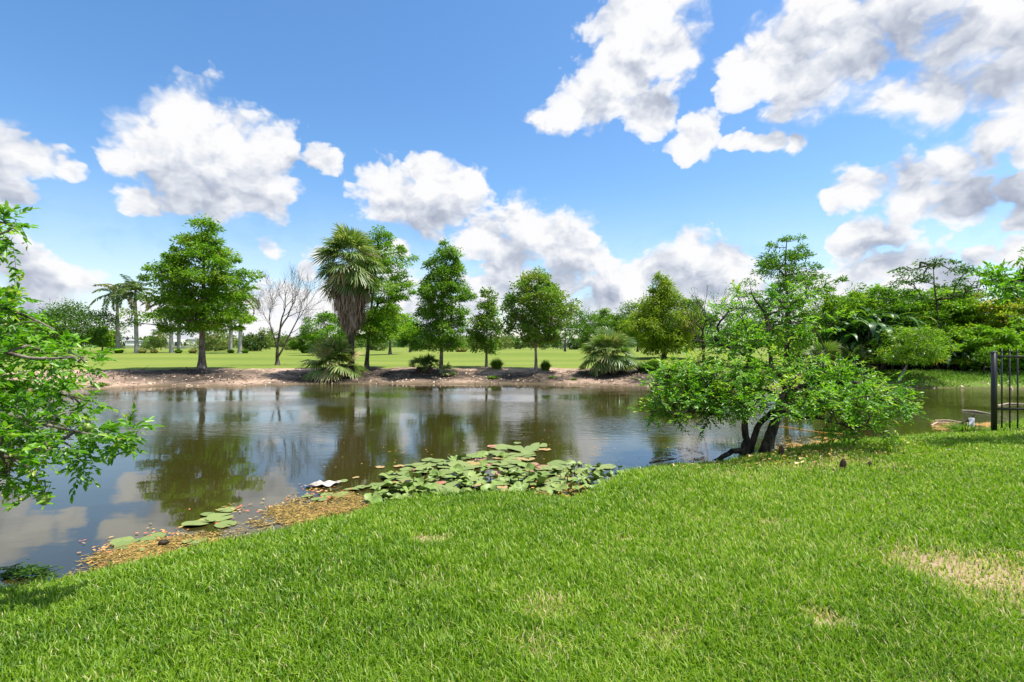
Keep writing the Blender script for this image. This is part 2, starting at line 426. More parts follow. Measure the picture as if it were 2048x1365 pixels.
# ------------------------------------------------------------------ terrain curves
near_px = [(0, 1192), (120, 1172), (260, 1140), (400, 1098), (520, 1078), (620, 1056), (700, 1036), (760, 1014), (840, 1000), (940, 992), (1050, 992), (1140, 1002),
           (1185, 985), (1235, 955), (1300, 938), (1380, 934), (1450, 927), (1540, 908), (1640, 893), (1720, 882), (1850, 874), (1950, 866), (2048, 842)]
NE = np.array([P(x, y, WZ + .07)[:2] for x, y in near_px])
NX = np.concatenate(([-3000, -60, -20, -9, -6, -4.7], NE[:, 0], [20, 40, 80, 3000]))
NYv = np.concatenate(([-60, -25, -9, -.8, 1.9, 3.2], NE[:, 1], [15.5, 18, 20, 20]))
far_px = [(0, 781), (120, 780), (230, 778), (330, 772), (450, 774), (560, 771), (640, 768), (780, 768), (900, 769), (1050, 769), (1200, 771), (1320, 775), (1450, 779), (1600, 779), (1750, 776), (1900, 777), (2048, 779)]
FE = np.array([P(x, y, WZ)[:2] for x, y in far_px])
FX = np.concatenate(([-3000, -80, -40], FE[:, 0], [40, 80, 3000]))
FYv = np.concatenate(([20, 20, 21.5], FE[:, 1], [23, 23, 23]))
def Yn(x): return np.interp(x, NX, NYv) + .03 * sn(x, x * 0, 5.0, 1.0)
def Y0(x): return np.interp(x, FX, FYv) + .18 * sn(x, x * 0, 1.7, 2.0)
def Y1(x): return Y0(x) + np.interp(x, [-60, -20, 8, 14, 60], [5.6, 5.3, 5.0, 3.6, 3.6]) + .35 * sn(x, x * 0, .5, 4.0)
def lawn_z(x, y):
    dist = np.maximum((Yn(x) - y) * .85, 0)
    return WZ + .07 + .40 * (1 - np.exp(-dist / 1.7)) + .012 * sn(x, y, 1.6, 3.0)
def bank_z(x, y):
    t = np.clip((y - Y0(x)) / (Y1(x) - Y0(x)), -1, 1.2)
    z = np.where(t > 0, WZ + .62 * np.abs(t) ** .8, WZ + .5 * t)
    return z + np.clip(t, 0, 1) * (.05 * sn(x, y, 1.3, 5.0) + .025 * sn(x, y, 4.1, 7.0))
def fair_z(x, y):
    d = np.maximum(y - Y1(x), 0)
    m = np.clip(d / 12, 0, 1)
    mound = .55 * np.exp(-((x - 3) / 16) ** 2 - ((y - 62) / 9) ** 2) + .5 * np.exp(-((x - 22) / 9) ** 2 - ((y - 58) / 8) ** 2) + .35 * np.exp(-((x + 12) / 7) ** 2 - ((y - 78) / 8) ** 2)
    return .17 + m * (.05 * sn(x, y, .12, 1.0)) + mound * m
def ground_z(x, y):
    x = float(x); y = float(y)
    if y < Yn(x): return float(lawn_z(x, y))
    if y < Y0(x): return WZ
    if y < Y1(x): return float(bank_z(x, y))
    return float(fair_z(x, y))

tt = np.linspace(-1, 1, 421)
XC = np.sinh(tt * 7.2) / math.sinh(7.2) * 3000
XN = np.unique(np.round(np.concatenate((XC[np.abs(XC) > 32], np.linspace(-32, 32, 321))), 4))
def strip(name, rows, zf, mat, tintf=None):
    """rows: list of Y arrays, one per row, all over XN"""
    Y = np.stack(rows); X = np.broadcast_to(XN, Y.shape)
    Z = zf(X, Y)
    nr, nc = Y.shape
    i = np.arange(nr - 1)[:, None] * nc; j = np.arange(nc - 1)[None]
    Fq = np.stack([i + j, i + j + 1, i + nc + j + 1, i + nc + j], -1).reshape(-1, 4)
    mb = MB(); mb.add(np.stack([X, Y, Z], -1), Fq, tintf(X, Y) if tintf is not None else 0.0)
    o = mb.build(name, mat); return tag(o, kind='structure')

# bare or dry spots in the lawn: px, py, radius (m)
DRY = []
for (px, py, r, k) in [(1915, 1160, .34, .95), (2010, 1180, .38, .95), (1650, 1280, .09, 1), (845, 1078, .10, .9), (885, 1080, .07, .9), (1250, 1078, .06, .9), (1100, 1235, .16, .5), (2000, 1215, .3, .6),
                       (1880, 1160, .2, .6), (1545, 1062, .10, .6), (1690, 920, .35, .55), (1600, 925, .5, .35), (1760, 935, .3, .4), (1480, 940, .4, .3), (1330, 1300, .12, .4), (1080, 1320, .13, .45), (860, 1180, .15, .3)]:
    q = P(px, py, -.1); DRY.append((q[0], q[1], r, k))
def dryness(x, y):
    v = np.zeros(np.shape(x))
    for (a, b_, r, k) in DRY:
        d = np.hypot((x - a), (y - b_) * 1.0) / r * (1 + .35 * sn(x, y, 9, a))
        v = np.maximum(v, k * np.clip(1.6 - d, 0, 1))
    return v
yn = Yn(XN); y0 = Y0(XN); y1 = Y1(XN)
rows = [yn - d for d in (3000, 600, 120, 40, 20)] + [yn - d for d in np.linspace(12, .1, 110)] + [yn - .03, yn, yn + .012]
def lz(X, Y):
    z = lawn_z(X, Y) ; z[-1] = WZ - .25
    return z
strip('lawn', rows, lz, M['lawn'], dryness)
strip('pond_bed', [yn - .01 + (y0 - yn + .3) * t for t in (0, .05, .12, .3, .6, .88, .95, 1)], lambda X, Y: WZ - .22 - .5 * np.sin(np.clip((Y - Y[0]) / (Y[-1] - Y[0]), 0, 1) * np.pi), M['bed'])
SHADY = [(375, 754, 6.4, 2.0), (670, 754, 5.0, 2.0), (745, 750, 3.6, 1.8), (865, 751, 4.6, 1.9), (1050, 754, 4.6, 1.5), (1230, 752, 4.2, 1.8), (555, 738, 1.8, .7), (1320, 758, 3.2, 1.4), (1560, 755, 5, 1.6), (1830, 752, 10, 1.2), (1700, 750, 5, 1.0), (1940, 752, 5, 1.0), (980, 740, 1.5, .5)]  # beds under the trees: dark debris with cast shadow painted in
def litter(X, Y):  # mask for litter and tree shadow, both darkened into the soil colour
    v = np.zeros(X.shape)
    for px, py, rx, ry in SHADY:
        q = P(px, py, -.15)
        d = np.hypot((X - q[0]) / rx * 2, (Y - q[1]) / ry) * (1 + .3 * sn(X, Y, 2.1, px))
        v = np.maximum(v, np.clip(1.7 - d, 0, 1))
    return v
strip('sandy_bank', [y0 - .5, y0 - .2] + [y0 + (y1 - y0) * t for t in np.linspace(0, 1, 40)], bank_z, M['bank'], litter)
strip('fairway', [y1] + [y1 + d for d in np.concatenate((np.linspace(.5, 60, 60), [70, 85, 100, 130, 180, 260, 400, 700, 1500, 4000]))],
      lambda X, Y: np.where(Y <= Y[0] + .01, bank_z(X, Y), fair_z(X, Y)), M['fairway'])
# water sheet
mb = MB()
wr = [yn + .006, y0 + .35]
Yw = np.stack(wr); Xw = np.broadcast_to(XN, Yw.shape); nc = len(XN)
mb.add(np.stack([Xw, Yw, np.full(Yw.shape, WZ)], -1), np.stack([np.arange(nc - 1), np.arange(nc - 1) + 1, nc + np.arange(nc - 1) + 1, nc + np.arange(nc - 1)], -1))
tag(mb.build('pond_water', M['water']), kind='structure')

# ------------------------------------------------------------------ lawn blades
rng = np.random.default_rng(7)
def lawn_blades(N):
    u = rng.random(N)
    ymin, ymax = 1.7, 13.0
    # density per depth falls with distance while the wedge widens
    Y = ymin * (ymax / ymin) ** (u ** .95)
    a = rng.uniform(-1.2, 1.22, N); X = a * Y
    ok = (Y < Yn(X) + .015)
    X, Y = X[ok], Y[ok]
    dr = dryness(X, Y)
    keep = rng.random(len(X)) > dr * .75
    X, Y, dr = X[keep], Y[keep], dr[keep]
    n = len(X); z = lawn_z(X, Y) - .004
    edge = np.exp(-np.maximum(Yn(X) - Y, 0) / .12)
    patch = .5 + .5 * sn(X, Y, 1.9, 2.2) + .5 * np.clip(sn(X, Y, 7.0, 5.2) - .25, 0, 1) * 2
    h = rng.uniform(.035, .085, n) * (.85 + .3 * patch) * (1 + .7 * edge * rng.random(n)) * (1 - .4 * dr)
    w = rng.uniform(.004, .0085, n) * (Y / 2.4) ** .62
    th = rng.uniform(0, 2 * np.pi, n); lean = rng.uniform(.10, .85, n)
    dv = np.stack([np.cos(th), np.sin(th), np.zeros(n)], -1)
    side = np.stack([-np.sin(th + rng.normal(0, .5, n)), np.cos(th), np.zeros(n)], -1); side = norm(side)
    B = np.stack([X, Y, z], -1)
    upv = np.array([0, 0, 1.0])
    mid = B + dv * (h * lean * .35)[:, None] + upv * (h * .6)[:, None]
    tip = B + dv * (h * lean * 1.0)[:, None] + upv * (h * (1.05 - .35 * lean))[:, None]
    W = w[:, None]
    V = np.stack([B - side * W * .5, B + side * W * .5, mid + side * W * .45, mid - side * W * .45, tip], 1)
    t = .42 + .13 * sn(X, Y, .9, .4) + .06 * sn(X, Y, 12.0, 2.2) + .10 * sn(X, Y, 5.0, 9.1) + rng.normal(0, .17, n) + .05 * np.clip(X / 3, -1, 1)
    t = np.where(rng.random(n) < .045 + .05 * np.clip(X / 2, 0, 1) + .5 * dr, rng.uniform(.8, 1.0, n), t) + .22 * dr
    t = np.clip(t, 0, 1)
    mb = MB()
    o5 = (np.arange(n) * 5)[:, None]
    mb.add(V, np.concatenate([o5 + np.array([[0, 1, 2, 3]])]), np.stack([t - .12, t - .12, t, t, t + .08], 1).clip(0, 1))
    mb.L.append((o5 + np.array([[3, 2, 4]])).ravel()); mb.T.append(np.full(n, 3, np.int32)); mb.V.append(np.zeros((0, 3))); mb.C.append(np.zeros(0))
    return mb
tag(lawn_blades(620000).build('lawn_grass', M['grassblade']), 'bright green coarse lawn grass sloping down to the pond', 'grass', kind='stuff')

# ------------------------------------------------------------------ trees
def tree(name, label, cat, base, H, prof, nclump, cr, nleaf, ll, lw, leafm, barkm, tr, seed, lean=(0, 0), z0=.2, flat=.55,
         group=None, droop=.2, tintm=.45, tints=.16, fork=None, up=.35, lob=.22, hole=0., sides=7, limb=1.0, updir=.8):
    """prof: [(height fraction, radius in m)]; builds trunk, branches and crown under an Empty"""
    rg = np.random.default_rng(seed)
    root = empty(name, base); tag(root, label, cat, group)
    ph = np.array([p[0] for p in prof]); pr = np.array([p[1] for p in prof])
    top = fork if fork else .93
    npt = 14
    t = np.linspace(0, 1, npt)
    wob = np.cumsum(rg.normal(0, .012 * H, (npt, 2)), 0) * t[:, None] * .35
    T = np.stack([lean[0] * t ** 1.3 * H * top + wob[:, 0], lean[1] * t ** 1.3 * H * top + wob[:, 1], t * H * top - .08], -1)
    rad = tr * (1 - .88 * t ** .9) * (1 + .55 * np.exp(-t * H * top / .35)) + .006
    mbt = MB(); tube(mbt, T, rad, sides + 2)
    # clumps
    pts = []
    tries = 0
    mind = cr * .75
    phase = rg.uniform(0, 6.28, 4)
    while len(pts) < nclump and tries < nclump * 30:
        tries += 1
        hf = rg.uniform(ph[0], ph[-1]); r = np.interp(hf, ph, pr)
        if rg.random() > (r / pr.max()) * .9 + .12: continue
        th = rg.uniform(0, 2 * np.pi)
        lo = 1 + lob * (np.sin(2 * th + phase[0] + hf * 5) * .6 + np.sin(5 * th + phase[1] - hf * 9) * .5 + np.sin(hf * 17 + phase[2]) * .5)
        rr = r * lo * rg.random() ** .42 * (rg.uniform(1.1, 1.32) if rg.random() < .2 else 1.0)
        ax = np.array([np.interp(hf * H, T[:, 2], T[:, k]) for k in (0, 1)])
        c = np.array([ax[0] + math.cos(th) * rr, ax[1] + math.sin(th) * rr, hf * H])
        if pts and np.min(np.linalg.norm(np.array(pts) - c, axis=1)) < mind * rg.uniform(.6, 1.1): continue
        pts.append(c)
    pts = np.array(pts)
    # connect to the nearest lower node
    axd = np.hypot(pts[:, 0] - np.interp(pts[:, 2], T[:, 2], T[:, 0]), pts[:, 1] - np.interp(pts[:, 2], T[:, 2], T[:, 1]))
    pts = pts[np.argsort(axd)]
    nodes = [q for q in T[int(npt * z0):]]; par = [-1] * len(nodes); nt = len(nodes)
    nodes = list(nodes)
    for c in pts:
        A = np.array(nodes); d = c - A
        cost = np.linalg.norm(d, axis=1) + up * 2.5 * np.maximum(0, A[:, 2] - c[2] + .25 * np.hypot(d[:, 0], d[:, 1]))
        k = int(np.argmin(cost)); a = A[k]
        m1 = a + (c - a) * .5 + np.array([0, 0, -.06 * up * np.linalg.norm(c - a)]) + rg.normal(0, .05 * np.linalg.norm(c - a), 3)
        nodes.append(m1); par.append(k); nodes.append(c); par.append(len(nodes) - 2)
    nodes = np.array(nodes); cnt = np.ones(len(nodes))
    for i in range(len(nodes) - 1, nt - 1, -1): cnt[par[i]] += cnt[i]
    idx = np.arange(nt, len(nodes)); pa = np.array(par)[idx]
    rt = .011 * (H / 8) ** .5 * limb
    rn = rt * cnt ** .48
    rp = np.minimum(rn[pa], np.where(pa < nt, rn[idx] * 1.25, rn[pa]))
    if len(idx):
        cones(mbt, nodes[pa], nodes[idx], rp, rn[idx] * .95, 5)
    mbt.build('trunk', barkm, root)
    # leaves
    n = len(pts) * nleaf
    ci = np.repeat(np.arange(len(pts)), nleaf)
    sc = rg.uniform(.5, 1.35, len(pts))[ci][:, None]
    off = rg.normal(0, 1, (n, 3)); off = off / (np.linalg.norm(off, axis=1, keepdims=True) + .3) * rg.random((n, 1)) ** .5 * 1.35
    off *= np.array([cr, cr, cr * flat]) * sc
    rad_ = np.hypot(off[:, 0], off[:, 1])
    off[:, 2] -= droop * rad_ ** 2 / cr
    C = pts[ci] + off
    out = C - np.array([0, 0, 0]); ax2 = np.stack([np.interp(C[:, 2], T[:, 2], T[:, 0]), np.interp(C[:, 2], T[:, 2], T[:, 1]), C[:, 2]], -1)
    od = norm(C - ax2 + 1e-4) * .5 + norm(off) * .6 + rg.normal(0, .45, (n, 3)); od[:, 2] -= droop
    Nn = rg.normal(0, .55, (n, 3)) + np.array([0, 0, updir])
    ti = np.clip(rg.normal(tintm, tints * .8, len(pts))[ci] + rg.normal(0, tints, n), 0, 1)
    s = rg.uniform(.7, 1.3, n)
    mb = MB(); leaves(mb, C, od, Nn, ll * s, lw * s, ti)
    mb.build('crown', leafm, root, smooth=False)
    return root

def at(px, Y, dz=0.0):
    x = (px - 1024) / F * Y
    return (x, Y, ground_z(x, Y) + dz)
def by(px, py, zguess=.12):
    """ground point at a photo pixel (iterated)"""
    z = zguess
    for _ in range(12):
        q = P(px, py, z); z = .5 * z + .5 * ground_z(q[0], q[1])
    return (q[0], q[1], ground_z(q[0], q[1]))
def hpx(base, top_py):
    return CZ + (HY - top_py) / F * base[1] - base[2]
def wpx(base, w): return w / F * base[1]

# --- bald cypress on the left of the bank
b1 = by(404, 738); H = hpx(b1, 434); w = lambda p: wpx(b1, p)
tree('bald_cypress', 'large full bald cypress with swollen grey trunk between the royal palms and the bare tree', 'tree', b1, H,
     [(.25, w(54)), (.32, w(76)), (.45, w(82)), (.58, w(80)), (.70, w(66)), (.80, w(48)), (.90, w(34)), (.97, w(15)), (1.0, w(4))], 250, .52, 165, .17, .07,
     M['cypress'], M['bark_grey'], .19, 11, flat=.42, droop=.15, tintm=.52, z0=.3, lob=.26)
# --- cypress behind the fan palm
b2 = by(733, 737); H = hpx(b2, 455); w = lambda p: wpx(b2, p)
tree('bald_cypress', 'tall loose bald cypress rising right behind the shaggy fan palm', 'tree', b2, H,
     [(.20, w(30)), (.3, w(62)), (.42, w(60)), (.52, w(70)), (.66, w(70)), (.78, w(56)), (.88, w(30)), (.95, w(24)), (1.0, w(6))], 165, .48, 170, .16, .062,
     M['cypress'], M['bark_mossy'], .12, 12, lean=(.09, .03), flat=.45, droop=.2, tintm=.5, z0=.25, lob=.3)
# --- cypress in the middle
b3 = by(882, 747); H = hpx(b3, 482); w = lambda p: wpx(b3, p)
tree('bald_cypress', 'slim cone-shaped bald cypress beside the palmetto at the middle of the bank', 'tree', b3, H,
     [(.20, w(44)), (.30, w(50)), (.45, w(52)), (.6, w(50)), (.72, w(42)), (.83, w(30)), (.92, w(22)), (1.0, w(6))], 200, .37, 160, .14, .055,
     M['cypress'], M['bark_grey'], .11, 13, flat=.6, droop=.45, tintm=.42, z0=.2, lob=.2)
# --- slender tree
b4 = by(973, 734); H = hpx(b4, 580); w = lambda p: wpx(b4, p)
tree('sapling_tree', 'slender young tree with a thin sparse top left of the round-headed tree', 'tree', b4, H,
     [(.22, w(18)), (.35, w(34)), (.5, w(34)), (.62, w(26)), (.75, w(14)), (.9, w(14)), (1.0, w(6))], 85, .32, 105, .14, .07,
     M['oak'], M['bark_pale'], .08, 14, flat=.8, tintm=.62, z0=.2, lob=.35)
# --- round headed tree
b5 = by(1072, 741); H = hpx(b5, 543); w = lambda p: wpx(b5, p)
tree('round_tree', 'round-headed tree with bronze leaf tips on a straight thin trunk', 'tree', b5, H,
     [(.27, w(26)), (.35, w(52)), (.48, w(64)), (.6, w(62)), (.72, w(56)), (.85, w(44)), (.95, w(28)), (1.0, w(10))], 200, .34, 110, .14, .075,
     M['maple'], M['bark_pale'], .085, 15, flat=.85, tintm=.58, tints=.2, z0=.24, fork=.8, droop=0, lob=.26)
# --- tall cypress on the right behind the pond apple
b6 = at(1573, 31.5); H = hpx(b6, 474); w = lambda p: wpx(b6, p)
tree('bald_cypress', 'tall open bald cypress towering behind the near spreading tree', 'tree', b6, H,
     [(.18, w(95)), (.32, w(108)), (.45, w(98)), (.6, w(80)), (.72, w(62)), (.82, w(56)), (.9, w(42)), (.96, w(30)), (1.0, w(12))], 190, .46, 115, .17, .062,
     M['cypress'], M['bark_mossy'], .17, 16, flat=.42, droop=.15, tintm=.3, z0=.2, lob=.38)
# --- olive cypress
b7 = at(1328, 48.0); H = hpx(b7, 549); w = lambda p: wpx(b7, p)
tree('bald_cypress', 'olive green feathery cypress with a thin crooked top beside the low fan palm', 'tree', b7, H,
     [(.12, w(40)), (.25, w(62)), (.4, w(60)), (.55, w(54)), (.68, w(40)), (.8, w(20)), (.92, w(14)), (1.0, w(6))], 190, .6, 150, .26, .09,
     M['cypress_olive'], M['bark_mossy'], .2, 17, flat=.8, droop=.5, tintm=.5, z0=.15, lob=.2)
# --- trees standing out on the course
def oak(px, base_py, top_py, halfw, Y, label, seed, mat='oak', n=120, nl=110, name='spreading_tree', tint=.45, lo=.22, z0=.22, leafs=None, trunk=.2, group=None, open_=.15):
    q = at(px, Y); H = hpx(q, top_py); w_ = wpx(q, halfw)
    cr = w_ * .22
    ls = leafs or max(.15, Y / 512 * 2.2)
    return tree(name, label, 'tree', q, H, [(lo, w_ * .55), (lo + .14, w_ * .9), (.55, w_), (.72, w_ * .88), (.86, w_ * .62), (1.0, w_ * .2)], n, cr, nl, ls, ls * .45,
                M[mat], M['bark_grey'], trunk, seed, flat=.6, tintm=tint, z0=z0, fork=.6, droop=.05, lob=open_, group=group, updir=.9)
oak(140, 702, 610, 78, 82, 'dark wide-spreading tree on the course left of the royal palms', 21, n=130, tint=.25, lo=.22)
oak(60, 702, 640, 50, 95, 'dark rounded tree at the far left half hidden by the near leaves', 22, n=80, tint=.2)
oak(205, 702, 655, 26, 110, 'small yellowish tree just left of the first royal palm', 23, mat='flame', n=50, tint=.4)
oak(780, 706, 618, 54, 64, 'light green mushroom-shaped tree with its own shade ring right of the fan palm', 24, mat='bright', n=110, tint=.6, lo=.38)
oak(1130, 700, 606, 58, 76, 'open-limbed grey-trunked tree behind the round-headed tree', 25, n=90, tint=.35, lo=.35, nl=55)
oak(1205, 700, 622, 48, 80, 'rounded tree on the course behind the low fan palm', 26, mat='maple', n=90, tint=.5)
oak(1275, 700, 606, 56, 78, 'tall bushy tree between the low fan palm and the olive cypress', 27, n=100, tint=.5)
oak(1385, 704, 600, 42, 72, 'bushy tree just behind the thin bare tree', 28, n=90, tint=.5)
oak(1240, 700, 640, 30, 95, 'small tree far back behind the low fan palm', 29, n=50, tint=.4)
oak(650, 704, 628, 48, 66, 'bushy bright green tree left behind the shaggy fan palm', 30, mat='bright', n=90, tint=.35, lo=.12)
oak(612, 704, 668, 28, 84, 'small tree to the right of the bare tree', 31, n=50, tint=.45, lo=.1)
oak(820, 704, 640, 26, 88, 'dark small tree tucked behind the mushroom-shaped tree', 33, n=50, tint=.2)
oak(1500, 712, 640, 50, 60, 'dark tree behind the left side of the near spreading tree', 34, n=80, tint=.25, lo=.12)
oak(1640, 716, 590, 60, 46, 'dense dark tree at the left end of the thicket', 35, n=110, tint=.3, lo=.1, nl=80)
oak(1600, 720, 655, 45, 40, 'low rounded bright tree behind the near tree', 36, mat='bright', n=80, tint=.35, lo=.1, nl=80)

# --- distant row of trees
def far_trees():
    rg = np.random.default_rng(5)
    protos = []
    for i in range(5):
        Hh = [7, 6, 8, 5, 6.5][i]; w_ = [3.2, 3.6, 3.0, 3.0, 4.2][i]
        t = tree('distant_tree', 'small distant tree in the row along the far side of the course', 'tree', (0, 0, 0), Hh,
                 [(.12, w_ * .6), (.3, w_), (.6, w_ * .95), (.85, w_ * .55), (1, w_ * .15)], 40, w_ * .3, 38, .62, .34, M['hazewood'], M['bark_grey'], .16, 50 + i,
                 flat=.7, tintm=[.35, .5, .65, .25, .8][i], z0=.1, fork=.6, group='distant trees along the far edge of the course')
        protos.append(t)
    spots = []
    for px in (228, 300, 322, 415, 432, 446, 492, 508, 522, 540, 575, 592, 905, 925, 945, 962, 985, 1000, 1018, 1040, 1062, 1090, 1115, 1150, 1172, 1225, 1300, 1345, 1370, 1400, 1450, 1475, 700, 745, 760, 835, 855, -60, -160, -260, 20, 100, 1850, 1960, 2080, 2200):
        Y = rg.uniform(108, 150)
        if 900 < px < 1200: Y = rg.uniform(135, 170)
        spots.append((px, Y))
    for i, (px, Y) in enumerate(spots):
        k = int(rg.integers(0, 5))
        o = protos[i] if i < 5 else copy_tree(protos[k])
        o.location = at(px, Y); o.rotation_euler = (0, 0, rg.uniform(0, 6.28)); s = rg.uniform(.45, .78)
        o.scale = (s * rg.uniform(.9, 1.3), s, s)
far_trees()
# far wood: one unbroken mass on the horizon
rg = np.random.default_rng(9)
mb = MB()
n = 26000
th = rg.uniform(-1.35, 1.35, n); Rr = rg.uniform(260, 420, n)
X = np.tan(th) * Rr; Yf = Rr
ht = (4.2 + 2.2 * sn(X, Yf * 0, .05, 1.0) + 1.2 * sn(X, Yf * 0, .21, 2.0)) * (.6 + .7 * (Rr - 260) / 160)
Z = rg.random(n) * np.maximum(ht, 1.5) + .2
C = np.stack([X, Yf, Z], -1)
leaves(mb, C, rg.normal(0, 1, (n, 3)), rg.normal(0, .6, (n, 3)) + [0, -.4, .8], rg.uniform(2.2, 4.4, n), rg.uniform(1.4, 2.6, n), np.clip(.3 + .2 * sn(X, Rr, .03, 4) + rg.normal(0, .15, n), 0, 1))
tag(mb.build('distant_wood', M['hazewood'], smooth=False), 'low band of far-off woodland along the horizon', 'woodland', kind='stuff')

# --- bare trees
def bare_tree(label, base, H, spread, seed, barkm, stems, leafy=0, name='bare_tree', r0=.13, depth=5, twig_r=.006):
    rg = np.random.default_rng(seed)
    root = empty(name, base); tag(root, label, 'tree')
    A, B, RA, RB, tips = [], [], [], [], []
    def grow(p, d, L, r, lev):
        nseg = 4; q = p.copy(); dd = d.copy()
        for i in range(nseg):
            dd = norm(dd + rg.normal(0, .13, 3) + np.array([0, 0, .07]))
            q2 = q + dd * L / nseg; r2 = r * (1 - .45 * (i + 1) / nseg)
            A.append(q); B.append(q2); RA.append(r * (1 - .45 * i / nseg)); RB.append(r2)
            if lev < depth and i >= 1 and rg.random() < (.75 if lev < 3 else .85):
                ax = norm(np.cross(dd, rg.normal(0, 1, 3)))
                nd = norm(dd * .8 + ax * rg.uniform(.45, .95)); nd[0] *= spread; nd = norm(nd)
                grow(q2, nd, L * rg.uniform(.5, .78), max(r2 * .62, twig_r), lev + 1)
            q = q2
        if lev < depth:
            for _ in range(2):
                ax = norm(np.cross(dd, rg.normal(0, 1, 3)))
                nd = norm(dd + ax * rg.uniform(.2, .5)); grow(q, nd, L * rg.uniform(.55, .8), max(r * .5, twig_r), lev + 1)
        else: tips.append(q)
    for (p, d, L, r) in stems: grow(np.array(p, float), norm(np.array(d, float)), L, r, 1)
    A = np.array(A); B = np.array(B); RA = np.array(RA); RB = np.array(RB)
    zmax = B[:, 2].max(); s = H / zmax
    A *= s; B *= s
    big = RA > .035
    mb = MB()
    cones(mb, A[big], B[big], RA[big], RB[big], 7)
    tube(mb, [(0, 0, -.1), (0, 0, .1), (0, 0, .35)], [r0 * 1.9, r0 * 1.35, r0 * 1.05], 8)
    cones(mb, A[~big], B[~big], RA[~big], RB[~big], 3); mb.build('trunk', barkm, root)
    if leafy:
        tp = np.array(tips) * s; n = leafy; C = tp[rg.integers(0, len(tp), n)] + rg.normal(0, .12, (n, 3))
        mb = MB(); leaves(mb, C, rg.normal(0, 1, (n, 3)), rg.normal(0, .5, (n, 3)) + [0, 0, .7], .16, .06, np.clip(rg.normal(.3, .15, n), 0, 1)); mb.build('crown', M['oak'], root, smooth=False)
    return root
bb = by(555, 731); H = hpx(bb, 521)
bare_tree('leafless grey tree with fine ash-coloured twigs between the cypress and the fan palm', bb, H, 1.0, 34, M['bark_brown'],
          [((0, 0, 0), (.02, 0, 1), 2.3, .12), ((.02, 0, .5), (.45, .15, 1), 2.2, .07), ((0, 0, 1.1), (-.5, -.1, 1), 1.7, .05)], depth=5)
bb = at(1408, 40.0); H = hpx(bb, 572)
bare_tree('thin nearly leafless tree right of the olive cypress', bb, H, 1.0, 8, M['bark_dark'],
          [((0, 0, 0), (.06, 0, 1), 2.6, .12), ((0, 0, .9), (.4, .1, 1), 2.0, .06), ((0, 0, 1.0), (-.45, 0, 1), 1.9, .05)], leafy=700, depth=4)

# ------------------------------------------------------------------ palms
def rot(az_, el_, roll=0.0):
    """matrix turning local +x to azimuth az_, elevation el_"""
    ca, sa, ce, se, cr, sr = math.cos(az_), math.sin(az_), math.cos(el_), math.sin(el_), math.cos(roll), math.sin(roll)
    Rz = np.array([[ca, -sa, 0], [sa, ca, 0], [0, 0, 1]]); Ry = np.array([[ce, 0, -se], [0, 1, 0], [se, 0, ce]]); Rx = np.array([[1, 0, 0], [0, cr, -sr], [0, sr, cr]])
    return Rz @ Ry @ Rx
def fan_frond(mb, org, az_, el_, pl, Rf, rg, nseg=22, droop=.35, grav=.12, tint=.5, spread=115):
    phi = np.radians(np.linspace(-spread, spread, nseg)) + rg.normal(0, .03, nseg)
    Rl = Rf * (1 - .28 * (np.abs(phi) / phi.max()) ** 2) * rg.uniform(.88, 1.08, nseg)
    d = np.stack([np.cos(phi), np.sin(phi), 0 * phi], -1); sd_ = np.stack([-np.sin(phi), np.cos(phi), 0 * phi], -1)
    hub = np.array([pl, 0, 0])
    w = 2 * math.radians(spread) / nseg
    V = []
    for s, ww in ((.03, .03), (.5, .52), (.78, .40), (1.0, .04)):
        c = hub + d * (Rl * s)[:, None]; c[:, 2] -= droop * (Rl * s ** 2.2) * rg.uniform(.7, 1.3, nseg)
        hw = (Rl * ww * w * .5)[:, None] * .95
        c2 = c.copy()
        V += [c2 - sd_ * hw, c2 + sd_ * hw]
    V = np.stack(V, 1)       # nseg, 8, 3
    V = V.reshape(-1, 3) @ rot(az_, el_, rg.normal(0, .25)).T
    hd = np.hypot(V[:, 0], V[:, 1]); V[:, 2] -= grav * hd ** 2
    V += org
    f = np.array([[0, 1, 3, 2], [2, 3, 5, 4], [4, 5, 7, 6]])
    Fq = (f[None] + (np.arange(nseg) * 8)[:, None, None]).reshape(-1, 4)
    tt_ = np.clip(tint + np.repeat(rg.normal(0, .12, nseg), 8) + np.tile([-.05, -.05, 0, 0, .05, .05, .3, .3], nseg), 0, 1)
    mb.add(V, Fq, tt_)
    # petiole
    s = np.linspace(0, 1, 4); pp = np.stack([s * pl, 0 * s, 0 * s], -1) @ rot(az_, el_).T; pp[:, 2] -= grav * np.hypot(pp[:, 0], pp[:, 1]) ** 2
    tube(mb, pp + org, .012 * (Rf / .8), 4, .85, cap=False)

def fan_palm_crown(rg, org, n, elr, pl, Rf, **kw):
    mb = MB()
    for i in range(n):
        az_ = i * 2.39996 + rg.normal(0, .2); u = (i + .5) / n
        el_ = R(elr[0] + (elr[1] - elr[0]) * u) + rg.normal(0, .12)
        fan_frond(mb, org + rg.normal(0, .03, 3) + np.array([0, 0, (1 - u) * kw.get('dz', .0)]), az_, el_, pl * rg.uniform(.8, 1.15), Rf * rg.uniform(.85, 1.15), rg, nseg=kw.get('nseg', 22),
                  droop=kw.get('droop', .35), grav=kw.get('grav', .12), tint=np.clip(rg.normal(kw.get('tint', .5), .15), 0, 1))
    return mb
rg = np.random.default_rng(3)
fp = by(703, 752); sc_ = fp[1] / F
root = empty('fan_palm', fp); tag(root, 'tall fan palm with a thick skirt of hanging dead fronds', 'palm tree')
Ht = hpx(fp, 535)
mb = MB(); tube(mb, [(.02, 0, -.1), (0, 0, .4), (.0, 0, Ht * .4), (-.05, 0, Ht)], [.28, .17, .15, .16], 10); mb.build('trunk', M['bark_dark'], root)
